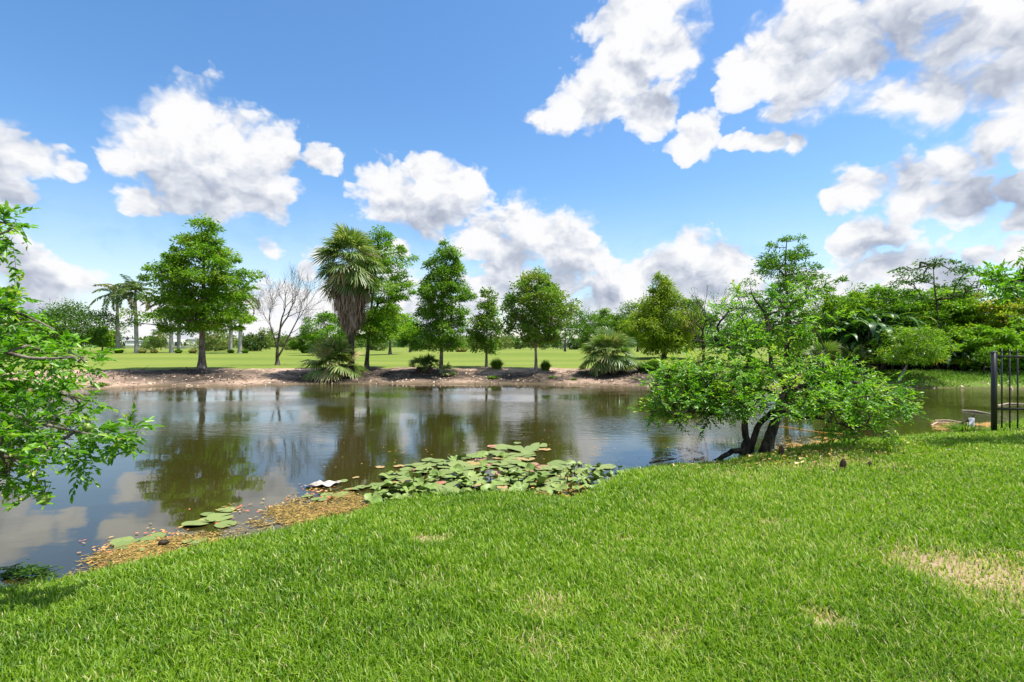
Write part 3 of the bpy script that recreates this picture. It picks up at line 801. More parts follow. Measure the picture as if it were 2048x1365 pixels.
mb = fan_palm_crown(rg, np.array([-.05, 0, Ht]), 74, (86, -42), 1.15, .88, droop=.35, grav=.12, dz=.45, tint=.6)
mb.build('crown', M['palm'], root, smooth=False)
# skirt: dead fronds hanging down against the trunk
mb = MB()
z_top, z_bot = hpx(fp, 560), hpx(fp, 668)
for i in range(420):
    u = rg.random() ** .8; z = z_top + (z_bot - z_top) * u * .86
    th = rg.uniform(0, 2 * np.pi); rr = (.98 - .70 * u ** 1.3) * rg.uniform(.72, 1.08) * 1.38
    L = rg.uniform(.35, .75)
    c = np.array([math.cos(th) * rr - .05, math.sin(th) * rr, z])
    k = 4
    for j in range(k):
        d_ = np.array([math.cos(th) * -.12 + rg.normal(0, .14), math.sin(th) * -.12 + rg.normal(0, .14), -1])
        leaves(mb, [c + rg.normal(0, .06, 3)], [d_], [[math.cos(th), math.sin(th), .2 + rg.normal(0, .3)]], L * rg.uniform(.7, 1.1), .05, np.clip(rg.normal(.55, .22), 0, 1))
tube(mb, [(-.05, 0, z_top + .15), (-.05, 0, (z_top + z_bot) / 2), (-.03, 0, z_bot + .25)], [1.0, .75, .28], 14, .15)
mb.build('dead_skirt', M['dead_frond'], root, smooth=False)
# flower stalks
mb = MB()
for i in range(7):
    th = rg.uniform(2.2, 4.0) if i < 5 else rg.uniform(-.6, .6); s = np.linspace(0, 1, 6); L = rg.uniform(1.2, 1.7)
    pp = np.stack([np.cos(th) * s * L, np.sin(th) * s * L * .6, Ht + .25 + s * L * .9 - s ** 2 * L * .7], -1)
    tube(mb, pp, .012, 4, .9, cap=False)
    q = pp[rg.integers(2, 6, 60)] + rg.normal(0, .09, (60, 3)); leaves(mb, q, rg.normal(0, 1, (60, 3)), rg.normal(0, 1, (60, 3)), .09, .03, rg.uniform(.3, 1, 60))
mb.build('flower_stalk', M['dead_frond'], root, smooth=False)

def low_fan_palm(label, base, H, width, n, seed, tint=.45, trunk_h=.35, name='low_fan_palm', nseg=22, er=(86, -22), trunks=((0, 0),), fr=.48):
    rg = np.random.default_rng(seed)
    root = empty(name, base); tag(root, label, 'palm tree')
    mt = MB(); mc = MB()
    for (ox, oy) in trunks:
        tube(mt, [(ox, oy, -.1), (ox, oy, trunk_h * .5), (ox * 1.1, oy, trunk_h)], [.16, .15, .1], 8)
        for _ in range(40):   # boots and dead fronds at the foot
            th = rg.uniform(0, 6.28); z = rg.uniform(.1, 1) * trunk_h
            leaves(mt, [[ox + math.cos(th) * .13, oy + math.sin(th) * .13, z]], [[math.cos(th) * .5, math.sin(th) * .5, rg.uniform(-1, .6)]], [[math.cos(th), math.sin(th), .3]], .3, .07, rg.random())
        pl = (H - trunk_h) * fr * 1.04
        mc.extend(fan_palm_crown(rg, np.array([ox * 1.1, oy, trunk_h]), n, er, pl, (H - trunk_h) * fr, droop=.25, grav=.22 / max(width, .5), tint=tint, nseg=nseg))
    mt.build('trunk', M['knee'], root, smooth=False); mc.build('crown', M['palm'], root, smooth=False)
    return root
q = by(1226, 748)
low_fan_palm('low dark fan palm spilling to the ground on brown stubby trunks at the sandy bank', q, hpx(q, 630) * .92, 1.4, 30, 41, tint=.5, trunk_h=1.0, fr=.40, trunks=((0, 0), (-.45, .2)), er=(84, -30))
q = by(690, 753)
low_fan_palm('bushy low fan palm at the foot of the tall shaggy fan palm', (q[0] - .5, q[1] - .35, q[2]), hpx(q, 668), 1.5, 26, 42, tint=.65, trunk_h=.55, trunks=((-.15, 0), (.25, .1)), er=(88, -20))
q = at(1650, 27.2)
low_fan_palm('pale green fan palm on a short brown trunk before the dark thicket', q, hpx(q, 672), 1.2, 26, 43, tint=.55, trunk_h=.6, er=(80, -10))
q = at(1703, 26.9)
low_fan_palm('trunkless wide fan palm bush at the left foot of the dark thicket', q, hpx(q, 680), 1.4, 28, 44, tint=.6, trunk_h=.3, er=(80, -10))
q = by(846, 745)
low_fan_palm('small saw palmetto clump beside the slim cypress', q, hpx(q, 706), .8, 12, 45, tint=.3, trunk_h=.3, trunks=((-.25, 0), (.05, .1), (.4, 0)), name='saw_palmetto', nseg=14, er=(85, 5))
q = by(893, 752)
low_fan_palm('tiny palmetto seedling under the slim cypress', q, hpx(q, 722), .5, 9, 46, tint=.5, trunk_h=.1, name='saw_palmetto', nseg=12, er=(80, 10))

# royal palms
def royal_palm(base, H, seed, label, crown_s=1.45):
    rg = np.random.default_rng(seed)
    root = empty('royal_palm', base); tag(root, label, 'palm tree', 'royal palms on the golf course')
    t = np.linspace(0, 1, 12)
    th_ = H * .66
    mb = MB(); tube(mb, np.stack([.12 * np.sin(t * 2 + seed), 0 * t, t * th_ - .1], -1), .30 + .05 * np.sin(t * 3.2) - .13 * t + .12 * np.exp(-t * 18), 12); mb.build('trunk', M['bark_palm'], root)
    tx = .12 * math.sin(2 + seed)
    mb = MB(); tube(mb, [(tx, 0, th_ - .1), (tx, 0, th_ + .5), (tx, 0, th_ + 1.6)], [.20, .22, .09], 10, .35); mb.build('crownshaft', M['royal'], root)
    mb = MB()
    for i in range(17):
        az_ = i * 2.4 + rg.normal(0, .2); e = R(82 - 95 * (i / 16.0)) + rg.normal(0, .1)
        L = rg.uniform(2.6, 3.3) * crown_s
        s = np.linspace(0, 1, 9)
        bend = R(95)
        an = e - bend * s ** 1.3 * rg.uniform(.7, 1.1)
        st = L / 8
        rx_ = np.concatenate(([0], np.cumsum(np.cos(an[1:]) * st))); rz_ = np.concatenate(([0], np.cumsum(np.sin(an[1:]) * st)))
        rach = np.stack([np.cos(az_) * rx_ + tx, np.sin(az_) * rx_, rz_ + th_ + 1.5], -1)
        dead = rg.random() < .28
        tube(mb, rach, np.linspace(.05, .012, 9), 4, .7, cap=False)
        m_ = 44; u = np.linspace(.12, 1, m_)
        for sg in (-1, 1):
            C = np.stack([np.interp(u, s, rach[:, k]) for k in range(3)], -1)
            tn = norm(np.stack([np.interp(u, s, np.gradient(rach[:, k])) for k in range(3)], -1))
            sd_ = norm(np.cross(tn, [0, 0, 1.0])) * sg
            dr = tn * .35 + sd_ * .8 + np.array([0, 0, -.35]) + rg.normal(0, .12, (m_, 3)) + [0.12, 0, 0]
            leaves(mb, C, dr, np.cross(dr, tn) + rg.normal(0, .3, (m_, 3)), .95 * np.sin(np.clip(u, .1, .97) * np.pi) ** .5 * rg.uniform(.8, 1.1, m_), .15, np.clip(rg.normal(.85 if dead else .4, .15, m_), 0, 1))
    mb.build('crown', M['royal'], root, smooth=False)
    return root
royal_palm(at(234, 84), hpx(at(234, 84), 556), 1, 'leftmost royal palm, its fronds blown to the left')
royal_palm(at(272, 84), hpx(at(272, 84), 548), 2, 'second royal palm from the left, with a browned upright frond')
royal_palm(at(343, 86), hpx(at(343, 86), 585), 3, 'royal palm whose trunk shows just left of the big cypress, the paler of two')
royal_palm(at(359, 90), hpx(at(359, 90), 590), 4, 'thin royal palm trunk seen close beside the big cypress trunk on its left')
royal_palm(at(462, 88), hpx(at(462, 88), 575), 5, 'royal palm half hidden behind the right edge of the big cypress')
royal_palm(at(480, 84), hpx(at(480, 84), 562), 6, 'rightmost royal palm, nearest the leafless tree')

# ------------------------------------------------------------------ grass tufts and shrubs
def tuft(name, label, base, h, w_, n, seed, tint=.45, mat='tuft', cat='ornamental grass', group=None, bw=.012):
    rg = np.random.default_rng(seed)
    th = rg.uniform(0, 6.28, n); r0 = rg.random(n) ** .5 * w_ * .25; lean = rg.random(n) ** .7
    B = np.stack([np.cos(th) * r0, np.sin(th) * r0, np.full(n, -.03)], -1)
    dv = np.stack([np.cos(th), np.sin(th), 0 * th], -1); sd_ = np.stack([-np.sin(th), np.cos(th), 0 * th], -1)
    hh = h * rg.uniform(.7, 1.1, n)
    q1 = B + dv * (w_ * .22 * lean)[:, None] + np.array([0, 0, 1]) * (hh * .62 * (1 - .15 * lean))[:, None]
    q2 = B + dv * (w_ * .5 * lean)[:, None] + np.array([0, 0, 1]) * (hh * (1 - .62 * lean))[:, None]
    t = np.clip(rg.normal(tint, .16, n), 0, 1)
    V = np.stack([B - sd_ * bw * .5, B + sd_ * bw * .5, q1 + sd_ * bw * .5, q1 - sd_ * bw * .5, q2 - sd_ * bw * .12, q2 + sd_ * bw * .12], 1)
    f = np.array([[0, 1, 2, 3], [3, 2, 5, 4]]); mb = MB(); mb.add(V, (f[None] + (np.arange(n) * 6)[:, None, None]).reshape(-1, 4), np.repeat(t, 6))
    o = mb.build(name, M[mat], smooth=False, loc=base); tag(o, label, cat, group); return o
tuft('grass_clump', 'round green fountain grass beside the slender young tree', by(993, 738), .72, .95, 900, 1, .45, bw=.018)
tuft('grass_clump', 'round green fountain grass right of the round-headed tree trunk', by(1091, 741), .68, .75, 800, 2, .45, bw=.018)
tuft('grass_clump', 'small straw-coloured dead grass clump left of the low fan palm', by(1166, 739), .42, .5, 500, 3, .95, bw=.015)
for i, (px, w_, h_, la) in enumerate([(1290, 1.3, .75, 'left'), (1312, 1.2, .8, 'right')]):
    tuft('grass_clump', f'dark shaggy grass mound right of the low fan palm, the {la} of a pair', by(px, 745), h_, w_, 900, 5 + i, .25, bw=.02)
for i, (px, py, h_, w_, la) in enumerate([(200, 772, .22, .9, 'flat green weed patch at the water edge under the left leaves'), (985, 757, .2, .7, 'small weed patch below the fountain grass'), (1105, 756, .16, .5, 'low weed patch in the shade of the round-headed tree'),
                                     (1148, 760, .15, .35, 'tiny weed on bare sand left of the low fan palm'), (1930, 862, .3, .8, 'weedy grass tuft leaning on the grey post at the near shore')]):
    tuft('weed', la, by(px, py) if py < 800 else (*P(px, py, -.3)[:2], -.36), h_, w_, 260, 20 + i, .55, cat='weed', bw=.02)
rg = np.random.default_rng(31)
for i, (px, s, ti) in enumerate([(284, 1.0, .9), (308, .9, .95), (357, .9, .5), (385, 1.0, .9), (462, .8, .5), (490, .9, .6), (238, 1.0, .4), (610, 1.1, .3)]):
    tuft('small_shrub', ['brownish low shrub in the bed along the royal palm trunks', 'green low shrub in the bed along the royal palm trunks'][int(ti < .7)], at(px, 83), .95 * s, 1.6 * s, 300, 60 + i, ti, cat='shrub',
         group='low shrubs between the royal palms', bw=.09)
tuft('pampas_grass', 'brown dry brush mound on the course behind the slim cypress', at(922, 100), 1.2, 3.5, 400, 90, .95, cat='brush', bw=.12)

# ------------------------------------------------------------------ thicket on the right bank
def arching_clump(name, label, base, n, L, seed, tint=.4, width=.16, spread=1.0, stem=1.5):
    """clump of long arching leaves"""
    rg = np.random.default_rng(seed)
    root = empty(name, base); tag(root, label, 'plant')
    mb = MB(); ms_ = MB()
    for i in range(n):
        th = rg.uniform(0, 6.28); ro = rg.random() ** .5 * spread
        o = np.array([math.cos(th) * ro, math.sin(th) * ro, rg.uniform(.25, 1) * stem])
        tube(ms_, [(o[0] * .7, o[1] * .7, -.1), (o[0] * .9, o[1] * .9, o[2] * .6), o], [.06, .05, .03], 5)
        for k in range(7):
            a2 = rg.uniform(0, 6.28); e = R(rg.uniform(25, 85)); s = np.linspace(0, 1, 7); LL = L * rg.uniform(.7, 1.2)
            an = e - R(rg.uniform(85, 150)) * s ** 1.4; st = LL / 6
            rx_ = np.concatenate(([0], np.cumsum(np.cos(an[1:]) * st))); rz_ = np.concatenate(([0], np.cumsum(np.sin(an[1:]) * st)))
            pth = np.stack([np.cos(a2) * rx_, np.sin(a2) * rx_, rz_], -1) + o
            sd_ = np.array([-math.sin(a2), math.cos(a2), 0])
            hw = width * np.array([.15, .7, 1, 1, .85, .55, .05])[:, None] * rg.uniform(.8, 1.2)
            Lf = pth - sd_ * hw + [0, 0, .03]; Rt = pth + sd_ * hw + [0, 0, .03]; V = np.concatenate([Lf, pth, Rt])
            Fq = [[j, j + 1, 8 + j, 7 + j] for j in range(6)] + [[7 + j, 8 + j, 15 + j, 14 + j] for j in range(6)]
            mb.add(V, Fq, np.clip(rg.normal(tint, .2), 0, 1))
    ms_.build('stem', M['bark_dark'], root); mb.build('crown', M['banana'], root, smooth=True)
    return root
arching_clump('giant_strelitzia', 'dark clump of long arching leaves in the middle left of the thicket', at(1722, 28.0), 34, 1.5, 71, .35, .14, 1.5, 2.4)
arching_clump('giant_strelitzia', 'taller dark arching-leaved clump showing above its neighbour in the thicket', at(1765, 29.5), 34, 1.7, 72, .45, .14, 1.8, 3.0)
arching_clump('giant_strelitzia', 'low dark arching-leaved clump right of the leaning tree', at(1900, 27.8), 24, 1.3, 73, .3, .12, 1.4, 1.3)
def bush(px, Y, top_py, halfw, label, seed, mat, tint, n=150, nl=150, flat=.5, lo=.05, name='thicket_tree', ls=.19, droop=.1, cat='tree'):
    q = at(px, Y); H = hpx(q, top_py); w_ = wpx(q, halfw)
    return tree(name, label, cat, q, H, [(lo, w_ * .8), (.3, w_), (.6, w_ * .95), (.82, w_ * .7), (1.0, w_ * .25)], n, w_ * .2, nl, ls, ls * .4, M[mat], M['bark_dark'], .13, seed,
                flat=flat, tintm=tint, z0=.1, fork=.7, droop=droop, lob=.15)
bush(1700, 31.5, 590, 60, 'feathery yellow-green palm-like tree at the left shoulder of the thicket', 81, 'flame', .45)
bush(1765, 32.5, 575, 75, 'broad dense tree forming the high hump of the thicket', 82, 'bright', .35, n=170)
bush(1895, 32.5, 574, 70, 'tall mid-green tree backing the thicket between its hump and the feathery trees', 95, 'oak', .6)
bush(1850, 31.5, 578, 80, 'bright flat-topped tree at the centre of the thicket', 83, 'bright', .5, n=170, flat=.3)
bush(1930, 31.0, 590, 75, 'layered yellow-green tree right of the thicket centre', 84, 'flame', .55, n=150, flat=.22)
bush(2010, 29.5, 596, 75, 'orange-flushed feathery tree above the fence', 85, 'flame', .75, n=160, flat=.22)
bush(2110, 29.0, 585, 90, 'bright feathery tree continuing the thicket past the frame edge', 86, 'flame', .5, n=120, flat=.22)
bush(1960, 27.3, 650, 60, 'light green low tree filling in under the feathery tree by the fence', 87, 'bright', .6, n=110, flat=.3, lo=.12)
bush(2060, 27.2, 640, 60, 'rounded green low tree behind the fence pickets', 88, 'bright', .5, n=100, flat=.4, lo=.05)
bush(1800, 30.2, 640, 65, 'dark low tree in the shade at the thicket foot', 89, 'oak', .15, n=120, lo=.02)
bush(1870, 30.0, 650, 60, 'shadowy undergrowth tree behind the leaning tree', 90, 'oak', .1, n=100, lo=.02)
# leaning light green tree
q = by(1797, 757, -.2); w_ = wpx(q, 66)
tree('leaning_tree', 'small light green tree leaning right from the bank in front of the dark thicket', 'tree', q, hpx(q, 652),
     [(.36, w_ * .75), (.5, w_), (.68, w_ * .95), (.85, w_ * .7), (1.0, w_ * .3)], 120, .34, 90, .13, .042, M['flame'], M['bark_pale'], .07, 91, lean=(.62, 0), flat=.4, tintm=.42, z0=.5, fork=.55, up=.1, lob=.1)
# sparse tree above the thicket
q = at(1880, 29.0); H = hpx(q, 520)
tree('sparse_tree', 'thin dark-leaved tree with sprawling top sprays above the thicket', 'tree', q, H,
     [(.62, wpx(q, 95)), (.72, wpx(q, 85)), (.80, wpx(q, 92)), (.9, wpx(q, 62)), (1.0, wpx(q, 25))], 62, .42, 55, .17, .065, M['oak'], M['bark_dark'], .1, 92, flat=.22, tintm=.25, z0=.6, lob=.4, up=.15, lean=(-.03, 0))
# sapling near the fence
q = at(1967, 25.6)
tree('sapling', 'thin dark sapling standing on the green bank left of the fence post', 'tree', q, hpx(q, 690), [(.5, .25), (.8, .4), (1, .1)], 14, .25, 40, .12, .04, M['bright'], M['bark_dark'], .035, 93, lean=(.12, 0), z0=.4, flat=.4)

# ------------------------------------------------------------------ pond apple trees near the camera
def twigs(mt, ml, centres, dirs, rg, ntw=5, L=.28, nleaf=9, ll=.09, lw=.038, tint=.5, spread=.8, fine=True, tr_=.0035):
    for c, d in zip(centres, dirs):
        tt_ = rg.normal(tint, .16)
        for k in range(ntw):
            dv = norm(d + rg.normal(0, spread, 3) * np.array([1, 1, .75])); l = L * rg.uniform(.6, 1.25)
            o = c + rg.normal(0, .05, 3)
            s = np.linspace(0, 1, 4); pth = o + dv * (s * l)[:, None]; pth[:, 2] -= .10 * s ** 2 * l * 1.2
            tube(mt, pth, np.linspace(tr_, tr_ * .45, 4), 3, cap=False)
            u = np.linspace(.12, 1.0, nleaf); C = np.stack([np.interp(u, s, pth[:, i]) for i in range(3)], -1)
            sd_ = norm(np.cross(dv, [0, 0, 1.0]) + 1e-3); sg = np.where(np.arange(nleaf) % 2 == 0, 1, -1)[:, None]
            ld = dv * .75 + sd_ * sg * .75 + rg.normal(0, .28, (nleaf, 3)); ld[-1] = dv + rg.normal(0, .2, 3)
            nn = np.array([0, 0, 1.0]) + rg.normal(0, .42, (nleaf, 3))
            ss_ = rg.uniform(.7, 1.15, nleaf)
            leaves(ml, C, ld, nn, ll * ss_, lw * ss_, np.clip(tt_ + rg.normal(0, .13, nleaf) + .2 * (u > .85), 0, 1), fold=.22, fine=fine, curl=rg.uniform(-.05, .25))

def connect(mb, nodes, pts, rg, rt=.006, up=.3, pw=.5, sides=6, sag=.05, trunk_parents=None):
    nodes = [np.array(q, float) for q in nodes]; nt = len(nodes); par = [-1] * nt
    base = nodes[0]
    d0 = np.min(np.linalg.norm(pts[:, None] - np.array(nodes)[None], axis=2), axis=1)
    for c in pts[np.argsort(d0)]:
        A = np.array(nodes); d = c - A
        cost = np.linalg.norm(d, axis=1) + up * np.maximum(0, A[:, 2] - c[2])
        k = int(np.argmin(cost)); a = A[k]; ln = np.linalg.norm(c - a)
        prev = k
        for f in (.33, .66):
            m1 = a + (c - a) * f + rg.normal(0, .06 * ln, 3) + np.array([0, 0, sag * ln])
            nodes.append(m1); par.append(prev); prev = len(nodes) - 1
        nodes.append(np.array(c)); par.append(prev)
    nodes = np.array(nodes); cnt = np.ones(len(nodes))
    for i in range(len(nodes) - 1, nt - 1, -1): cnt[par[i]] += cnt[i]
    idx = np.arange(nt, len(nodes)); pa = np.array(par)[idx]; rn = rt * cnt ** pw
    rp = np.minimum(rn[pa], np.where(pa < nt, rn[idx] * 1.2, rn[pa]))
    cones(mb, nodes[pa], nodes[idx], rp, rn[idx], sides)
    dirs = norm(nodes[idx[2::3]] - nodes[idx[1::3]])
    return nodes[idx[2::3]], dirs

# the near spreading tree
rg = np.random.default_rng(77)
TB = np.array([P(1535, 908, -.37)[0], P(1535, 908, -.37)[1], -.40])
root = empty('pond_apple_tree', TB); tag(root, 'low spreading multi-trunk tree with glossy leaves leaning over the near shore', 'tree')
def LP(px, py, dy=0.0): return D(px, py, TB[1] + dy) - TB
mt = MB()
trunks = [
    ([LP(1530, 918), LP(1538, 880), LP(1550, 845, .05), LP(1558, 815, .1), LP(1572, 780, .15)], [.14, .095, .082, .072, .05]),
    ([LP(1488, 915, .15), LP(1492, 880, .15), LP(1488, 850, .1), LP(1498, 815, 0), LP(1485, 780, -.1)], [.09, .06, .055, .05, .04]),
    ([LP(1500, 912, .3), LP(1508, 870, .3), LP(1520, 845, .3), LP(1545, 825, .3), LP(1560, 810, .3)], [.07, .055, .05, .045, .04]),
    ([LP(1490, 905, .1), LP(1465, 900, 0), LP(1440, 920, -.1), LP(1400, 932, -.2), LP(1365, 938, -.2)], [.06, .045, .04, .03, .02]),
    ([LP(1558, 815, .1), LP(1600, 838, -.1), LP(1635, 835, -.3), LP(1665, 845, -.5)], [.04, .025, .02, .015]),
    ([LP(1498, 815, 0), LP(1450, 800, -.3), LP(1400, 815, -.5), LP(1350, 830, -.7)], [.045, .03, .022, .014]),
    ([LP(1572, 780, .15), LP(1560, 745, .2), LP(1500, 715, .3), LP(1450, 690, .3), LP(1385, 680, .3)], [.05, .04, .03, .022, .012]),
    ([LP(1572, 780, .15), LP(1640, 765, .1), LP(1700, 770, 0), LP(1770, 790, -.1)], [.05, .035, .025, .012]),
    ([LP(1545, 760, .3), LP(1540, 700, .4), LP(1536, 650, .4), LP(1533, 632, .4), LP(1505, 590, .4)], [.04, .034, .03, .026, .014]),
    ([LP(1533, 632, .4), LP(1560, 622, .4), LP(1600, 600, .5)], [.022, .016, .01]),
    ([LP(1572, 780, .15), LP(1610, 740, .6), LP(1650, 700, .8)], [.045, .03, .016]),
    ([LP(1485, 780, -.1), LP(1440, 760, .1), LP(1380, 755, .2), LP(1320, 765, .3)], [.035, .026, .02, .01]),
]
nodes = []
for pts_, rr in trunks:
    pts_ = np.array(pts_); n_ = len(pts_); s = np.linspace(0, n_ - 1, (n_ - 1) * 4 + 1)
    # smooth the polyline
    sm = np.stack([np.interp(s, np.arange(n_), pts_[:, k]) for k in range(3)], -1)
    for _ in range(3): sm[1:-1] = (sm[:-2] + 2 * sm[1:-1] + sm[2:]) / 4
    tube(mt, sm + rg.normal(0, .006, sm.shape), np.interp(s, np.arange(n_), rr), 9)
    nodes += [q for q in sm[len(sm) // 2:]]
pts = []
def ell(cx, cy, rx, rz, ry, n, dy=0.0, ymax_py=885):
    k = 0
    while k < n:
        v = rg.uniform(-1, 1, 3)
        if np.linalg.norm(v) > 1: continue
        v = v * (.55 + .45 * rg.random()) / max(.3, 1)
        Yd = TB[1] + dy + v[1] * ry
        q = D(cx, cy, TB[1]) + np.array([v[0] * rx / F * TB[1], 0, v[2] * rz / F * TB[1]])
        q[1] = Yd
        pts.append(q - TB); k += 1
ell(1545, 790, 262, 66, 1.8, 190)
ell(1370, 752, 75, 38, .9, 26, .2); ell(1690, 755, 90, 36, .9, 20, .2); ell(1775, 805, 40, 40, .7, 9, .0); ell(1310, 805, 40, 30, .7, 12, -.2)
ell(1400, 790, 125, 75, 1.2, 60, -.2)
ell(1690, 810, 105, 58, 1.5, 30, -.2)
ell(1520, 728, 170, 26, 1.3, 26, .3)
ell(1480, 610, 50, 45, .6, 9, .4); ell(1600, 600, 80, 62, .9, 16, .5); ell(1560, 660, 110, 34, .9, 11, .4); ell(1670, 650, 40, 30, .6, 5, .5)
ell(1480, 690, 60, 30, .7, 14, .3)
ell(1700, 860, 75, 26, .8, 5, -.2); ell(1470, 865, 60, 35, .5, 12, -.2); ell(1340, 760, 60, 40, .8, 14, 0)
pts = np.array(pts)
zz = (CZ - (pts[:, 2] + TB[2])) / (pts[:, 1] + TB[1]) * F + HY
xx = (pts[:, 0] + TB[0]) / (pts[:, 1] + TB[1]) * F + 1024
pts = pts[((zz < 872) | ((xx > 1660) & (zz < 892))) & ~((zz > 822) & (xx > 1455) & (xx < 1650))]
mb = mt; tips, dirs = connect(mb, nodes, pts, rg, .0042, up=.25, sides=5)
ml = MB()
twigs(mb, ml, tips, dirs * .5, rg, ntw=6, L=.26, nleaf=10, ll=.072, lw=.030, tint=.52, spread=.8)
mb.build('trunk', M['bark_dark'], root); ml.build('crown', M['apple'], root, smooth=False)

# the near tree at the left edge
rg = np.random.default_rng(78)
LB = np.array([-5.6, 3.1, lawn_z(np.array(-5.6), np.array(2.0)) - .1])
root = empty('pond_apple_tree', LB); tag(root, 'near tree reaching in from the left edge with glossy leaves and green fruit', 'tree')
def LQ(px, py, Y): return D(px, py, Y) - LB
mt = MB(); nodes = []
limbs = [
    ([(0, 0, 0), (.15, .1, .6), (.3, .25, 1.1), (.35, .3, 1.5)], [.12, .09, .08, .07]),
    ([(.3, .25, 1.1), LQ(-160, 800, 3.9), LQ(-20, 820, 3.8), LQ(90, 850, 3.7), LQ(190, 872, 3.6), LQ(250, 880, 3.55)], [.05, .035, .02, .013, .008, .004]),
    ([(.35, .3, 1.5), LQ(-180, 650, 3.8), LQ(-40, 690, 3.8), LQ(60, 720, 3.8), LQ(150, 715, 3.8)], [.05, .035, .02, .012, .006]),
    ([(.35, .3, 1.5), LQ(-200, 500, 3.9), LQ(-90, 450, 3.7), LQ(-10, 440, 3.6), LQ(35, 455, 3.55)], [.045, .03, .016, .008, .004]),
    ([(.3, .25, 1.1), LQ(-170, 900, 3.7), LQ(-30, 900, 3.6), LQ(60, 930, 3.5), LQ(85, 985, 3.5)], [.04, .025, .015, .008, .004]),
    ([(.35, .3, 1.5), LQ(-160, 570, 4.2), LQ(-30, 600, 4.3), LQ(70, 640, 4.3), LQ(110, 660, 4.3)], [.045, .03, .018, .01, .005]),
    ([(.3, .25, 1.1), LQ(-120, 760, 4.2), LQ(0, 760, 4.3), LQ(90, 780, 4.3), LQ(170, 800, 4.3)], [.045, .03, .018, .01, .005]),
]
for pts_, rr in limbs:
    pts_ = np.array([np.array(q, float) for q in pts_]); n_ = len(pts_); s = np.linspace(0, n_ - 1, (n_ - 1) * 5 + 1)
    sm = np.stack([np.interp(s, np.arange(n_), pts_[:, k]) for k in range(3)], -1)
    for _ in range(4): sm[1:-1] = (sm[:-2] + 2 * sm[1:-1] + sm[2:]) / 4
    tube(mt, sm, np.interp(s, np.arange(n_), rr), 8); nodes += [q for q in sm[len(sm) // 3:]]
pts = []
def cl(px, py, sx, sy, Y, n, sY=.25):
    for _ in range(n):
        pts.append(D(px + rg.normal(0, sx * .5), py + rg.normal(0, sy * .5), Y + rg.normal(0, sY)) - LB)
cl(10, 600, 45, 35, 4.2, 10); cl(50, 645, 45, 30, 4.3, 6); cl(-90, 640, 80, 80, 4.1, 18); cl(5, 690, 60, 30, 4.1, 8); cl(90, 715, 50, 14, 3.9, 5); cl(140, 712, 30, 14, 3.8, 3)
cl(10, 780, 60, 36, 4.1, 12); cl(95, 785, 45, 20, 4.1, 7); cl(150, 810, 22, 12, 4.0, 3); cl(-70, 780, 70, 60, 3.9, 12); cl(40, 840, 50, 26, 3.8, 8); cl(125, 845, 28, 14, 3.7, 3)
cl(180, 868, 14, 6, 3.6, 2, .04); cl(222, 874, 12, 4, 3.55, 3, .03); cl(250, 878, 8, 4, 3.55, 2, .03); cl(10, 890, 40, 22, 3.7, 7); cl(95, 900, 34, 14, 3.6, 4); cl(150, 915, 14, 6, 3.6, 2, .04); cl(20, 945, 28, 16, 3.6, 4); cl(-70, 920, 50, 50, 3.6, 6); cl(80, 980, 6, 5, 3.5, 1, .03)
cl(10, 440, 14, 7, 3.6, 2, .05); cl(14, 464, 16, 7, 3.6, 2, .05); cl(-70, 480, 40, 40, 3.8, 6); cl(-4, 508, 6, 4, 3.7, 1, .05); cl(-120, 560, 60, 50, 4.0, 9)
pts = np.array(pts)
mb = mt; tips, dirs = connect(mb, nodes, pts, rg, .0028, up=.2, sides=5)
ml = MB(); twigs(mb, ml, tips, dirs * .8, rg, ntw=7, L=.145, nleaf=9, ll=.060, lw=.0255, tint=.42, spread=.7, tr_=.0018)
mb.build('trunk', M['bark_grey'], root); ml.build('crown', M['apple'], root, smooth=False)

# fruit hanging in the near left tree
m, g, out = new_mat('green_fruit_skin'); M['fruit'] = m
t = g.n('ShaderNodeTexCoord'); nz = g.noise(t.outputs['Object'], 30, 4, .6)
principled(g, out, g.mix(nz, (.14, .22, .03), (.26, .34, .07)), .4, .4, nz, .2, .004)
import bmesh
def fruit_mesh(r):
    bm = bmesh.new(); bmesh.ops.create_uvsphere(bm, u_segments=16, v_segments=10, radius=r)
    for v in bm.verts:
        v.co.z *= 1.12; k = 1 - .18 * max(0, -v.co.z / r) ; v.co.x *= k; v.co.y *= k
        v.co += v.normal * r * .03 * math.sin(v.co.x * 160) 
    me = bpy.data.meshes.new('fruit'); bm.to_mesh(me); bm.free()
    me.polygons.foreach_set('use_smooth', [True] * len(me.polygons)); return me
fm = fruit_mesh(.04)
for k, (px, py, Y) in enumerate([(88, 998, 3.5), (14, 918, 3.6), (38, 912, 3.62), (78, 900, 3.65), (175, 856, 3.7)]):
    o = link_mesh('fruit', fm, M['fruit'] if k == 0 else None, root); o.location = LQ(px, py, Y)
    s = [1, 1.05, .95, .8, .75][k]; o.scale = (s, s, s)
    mb = MB(); tube(mb, [(0, 0, .04 * s), (.01, 0, .075 * s), (0, .005, .13 * s)], .004, 5); so = mb.build('stalk', M['bark_grey'], o)

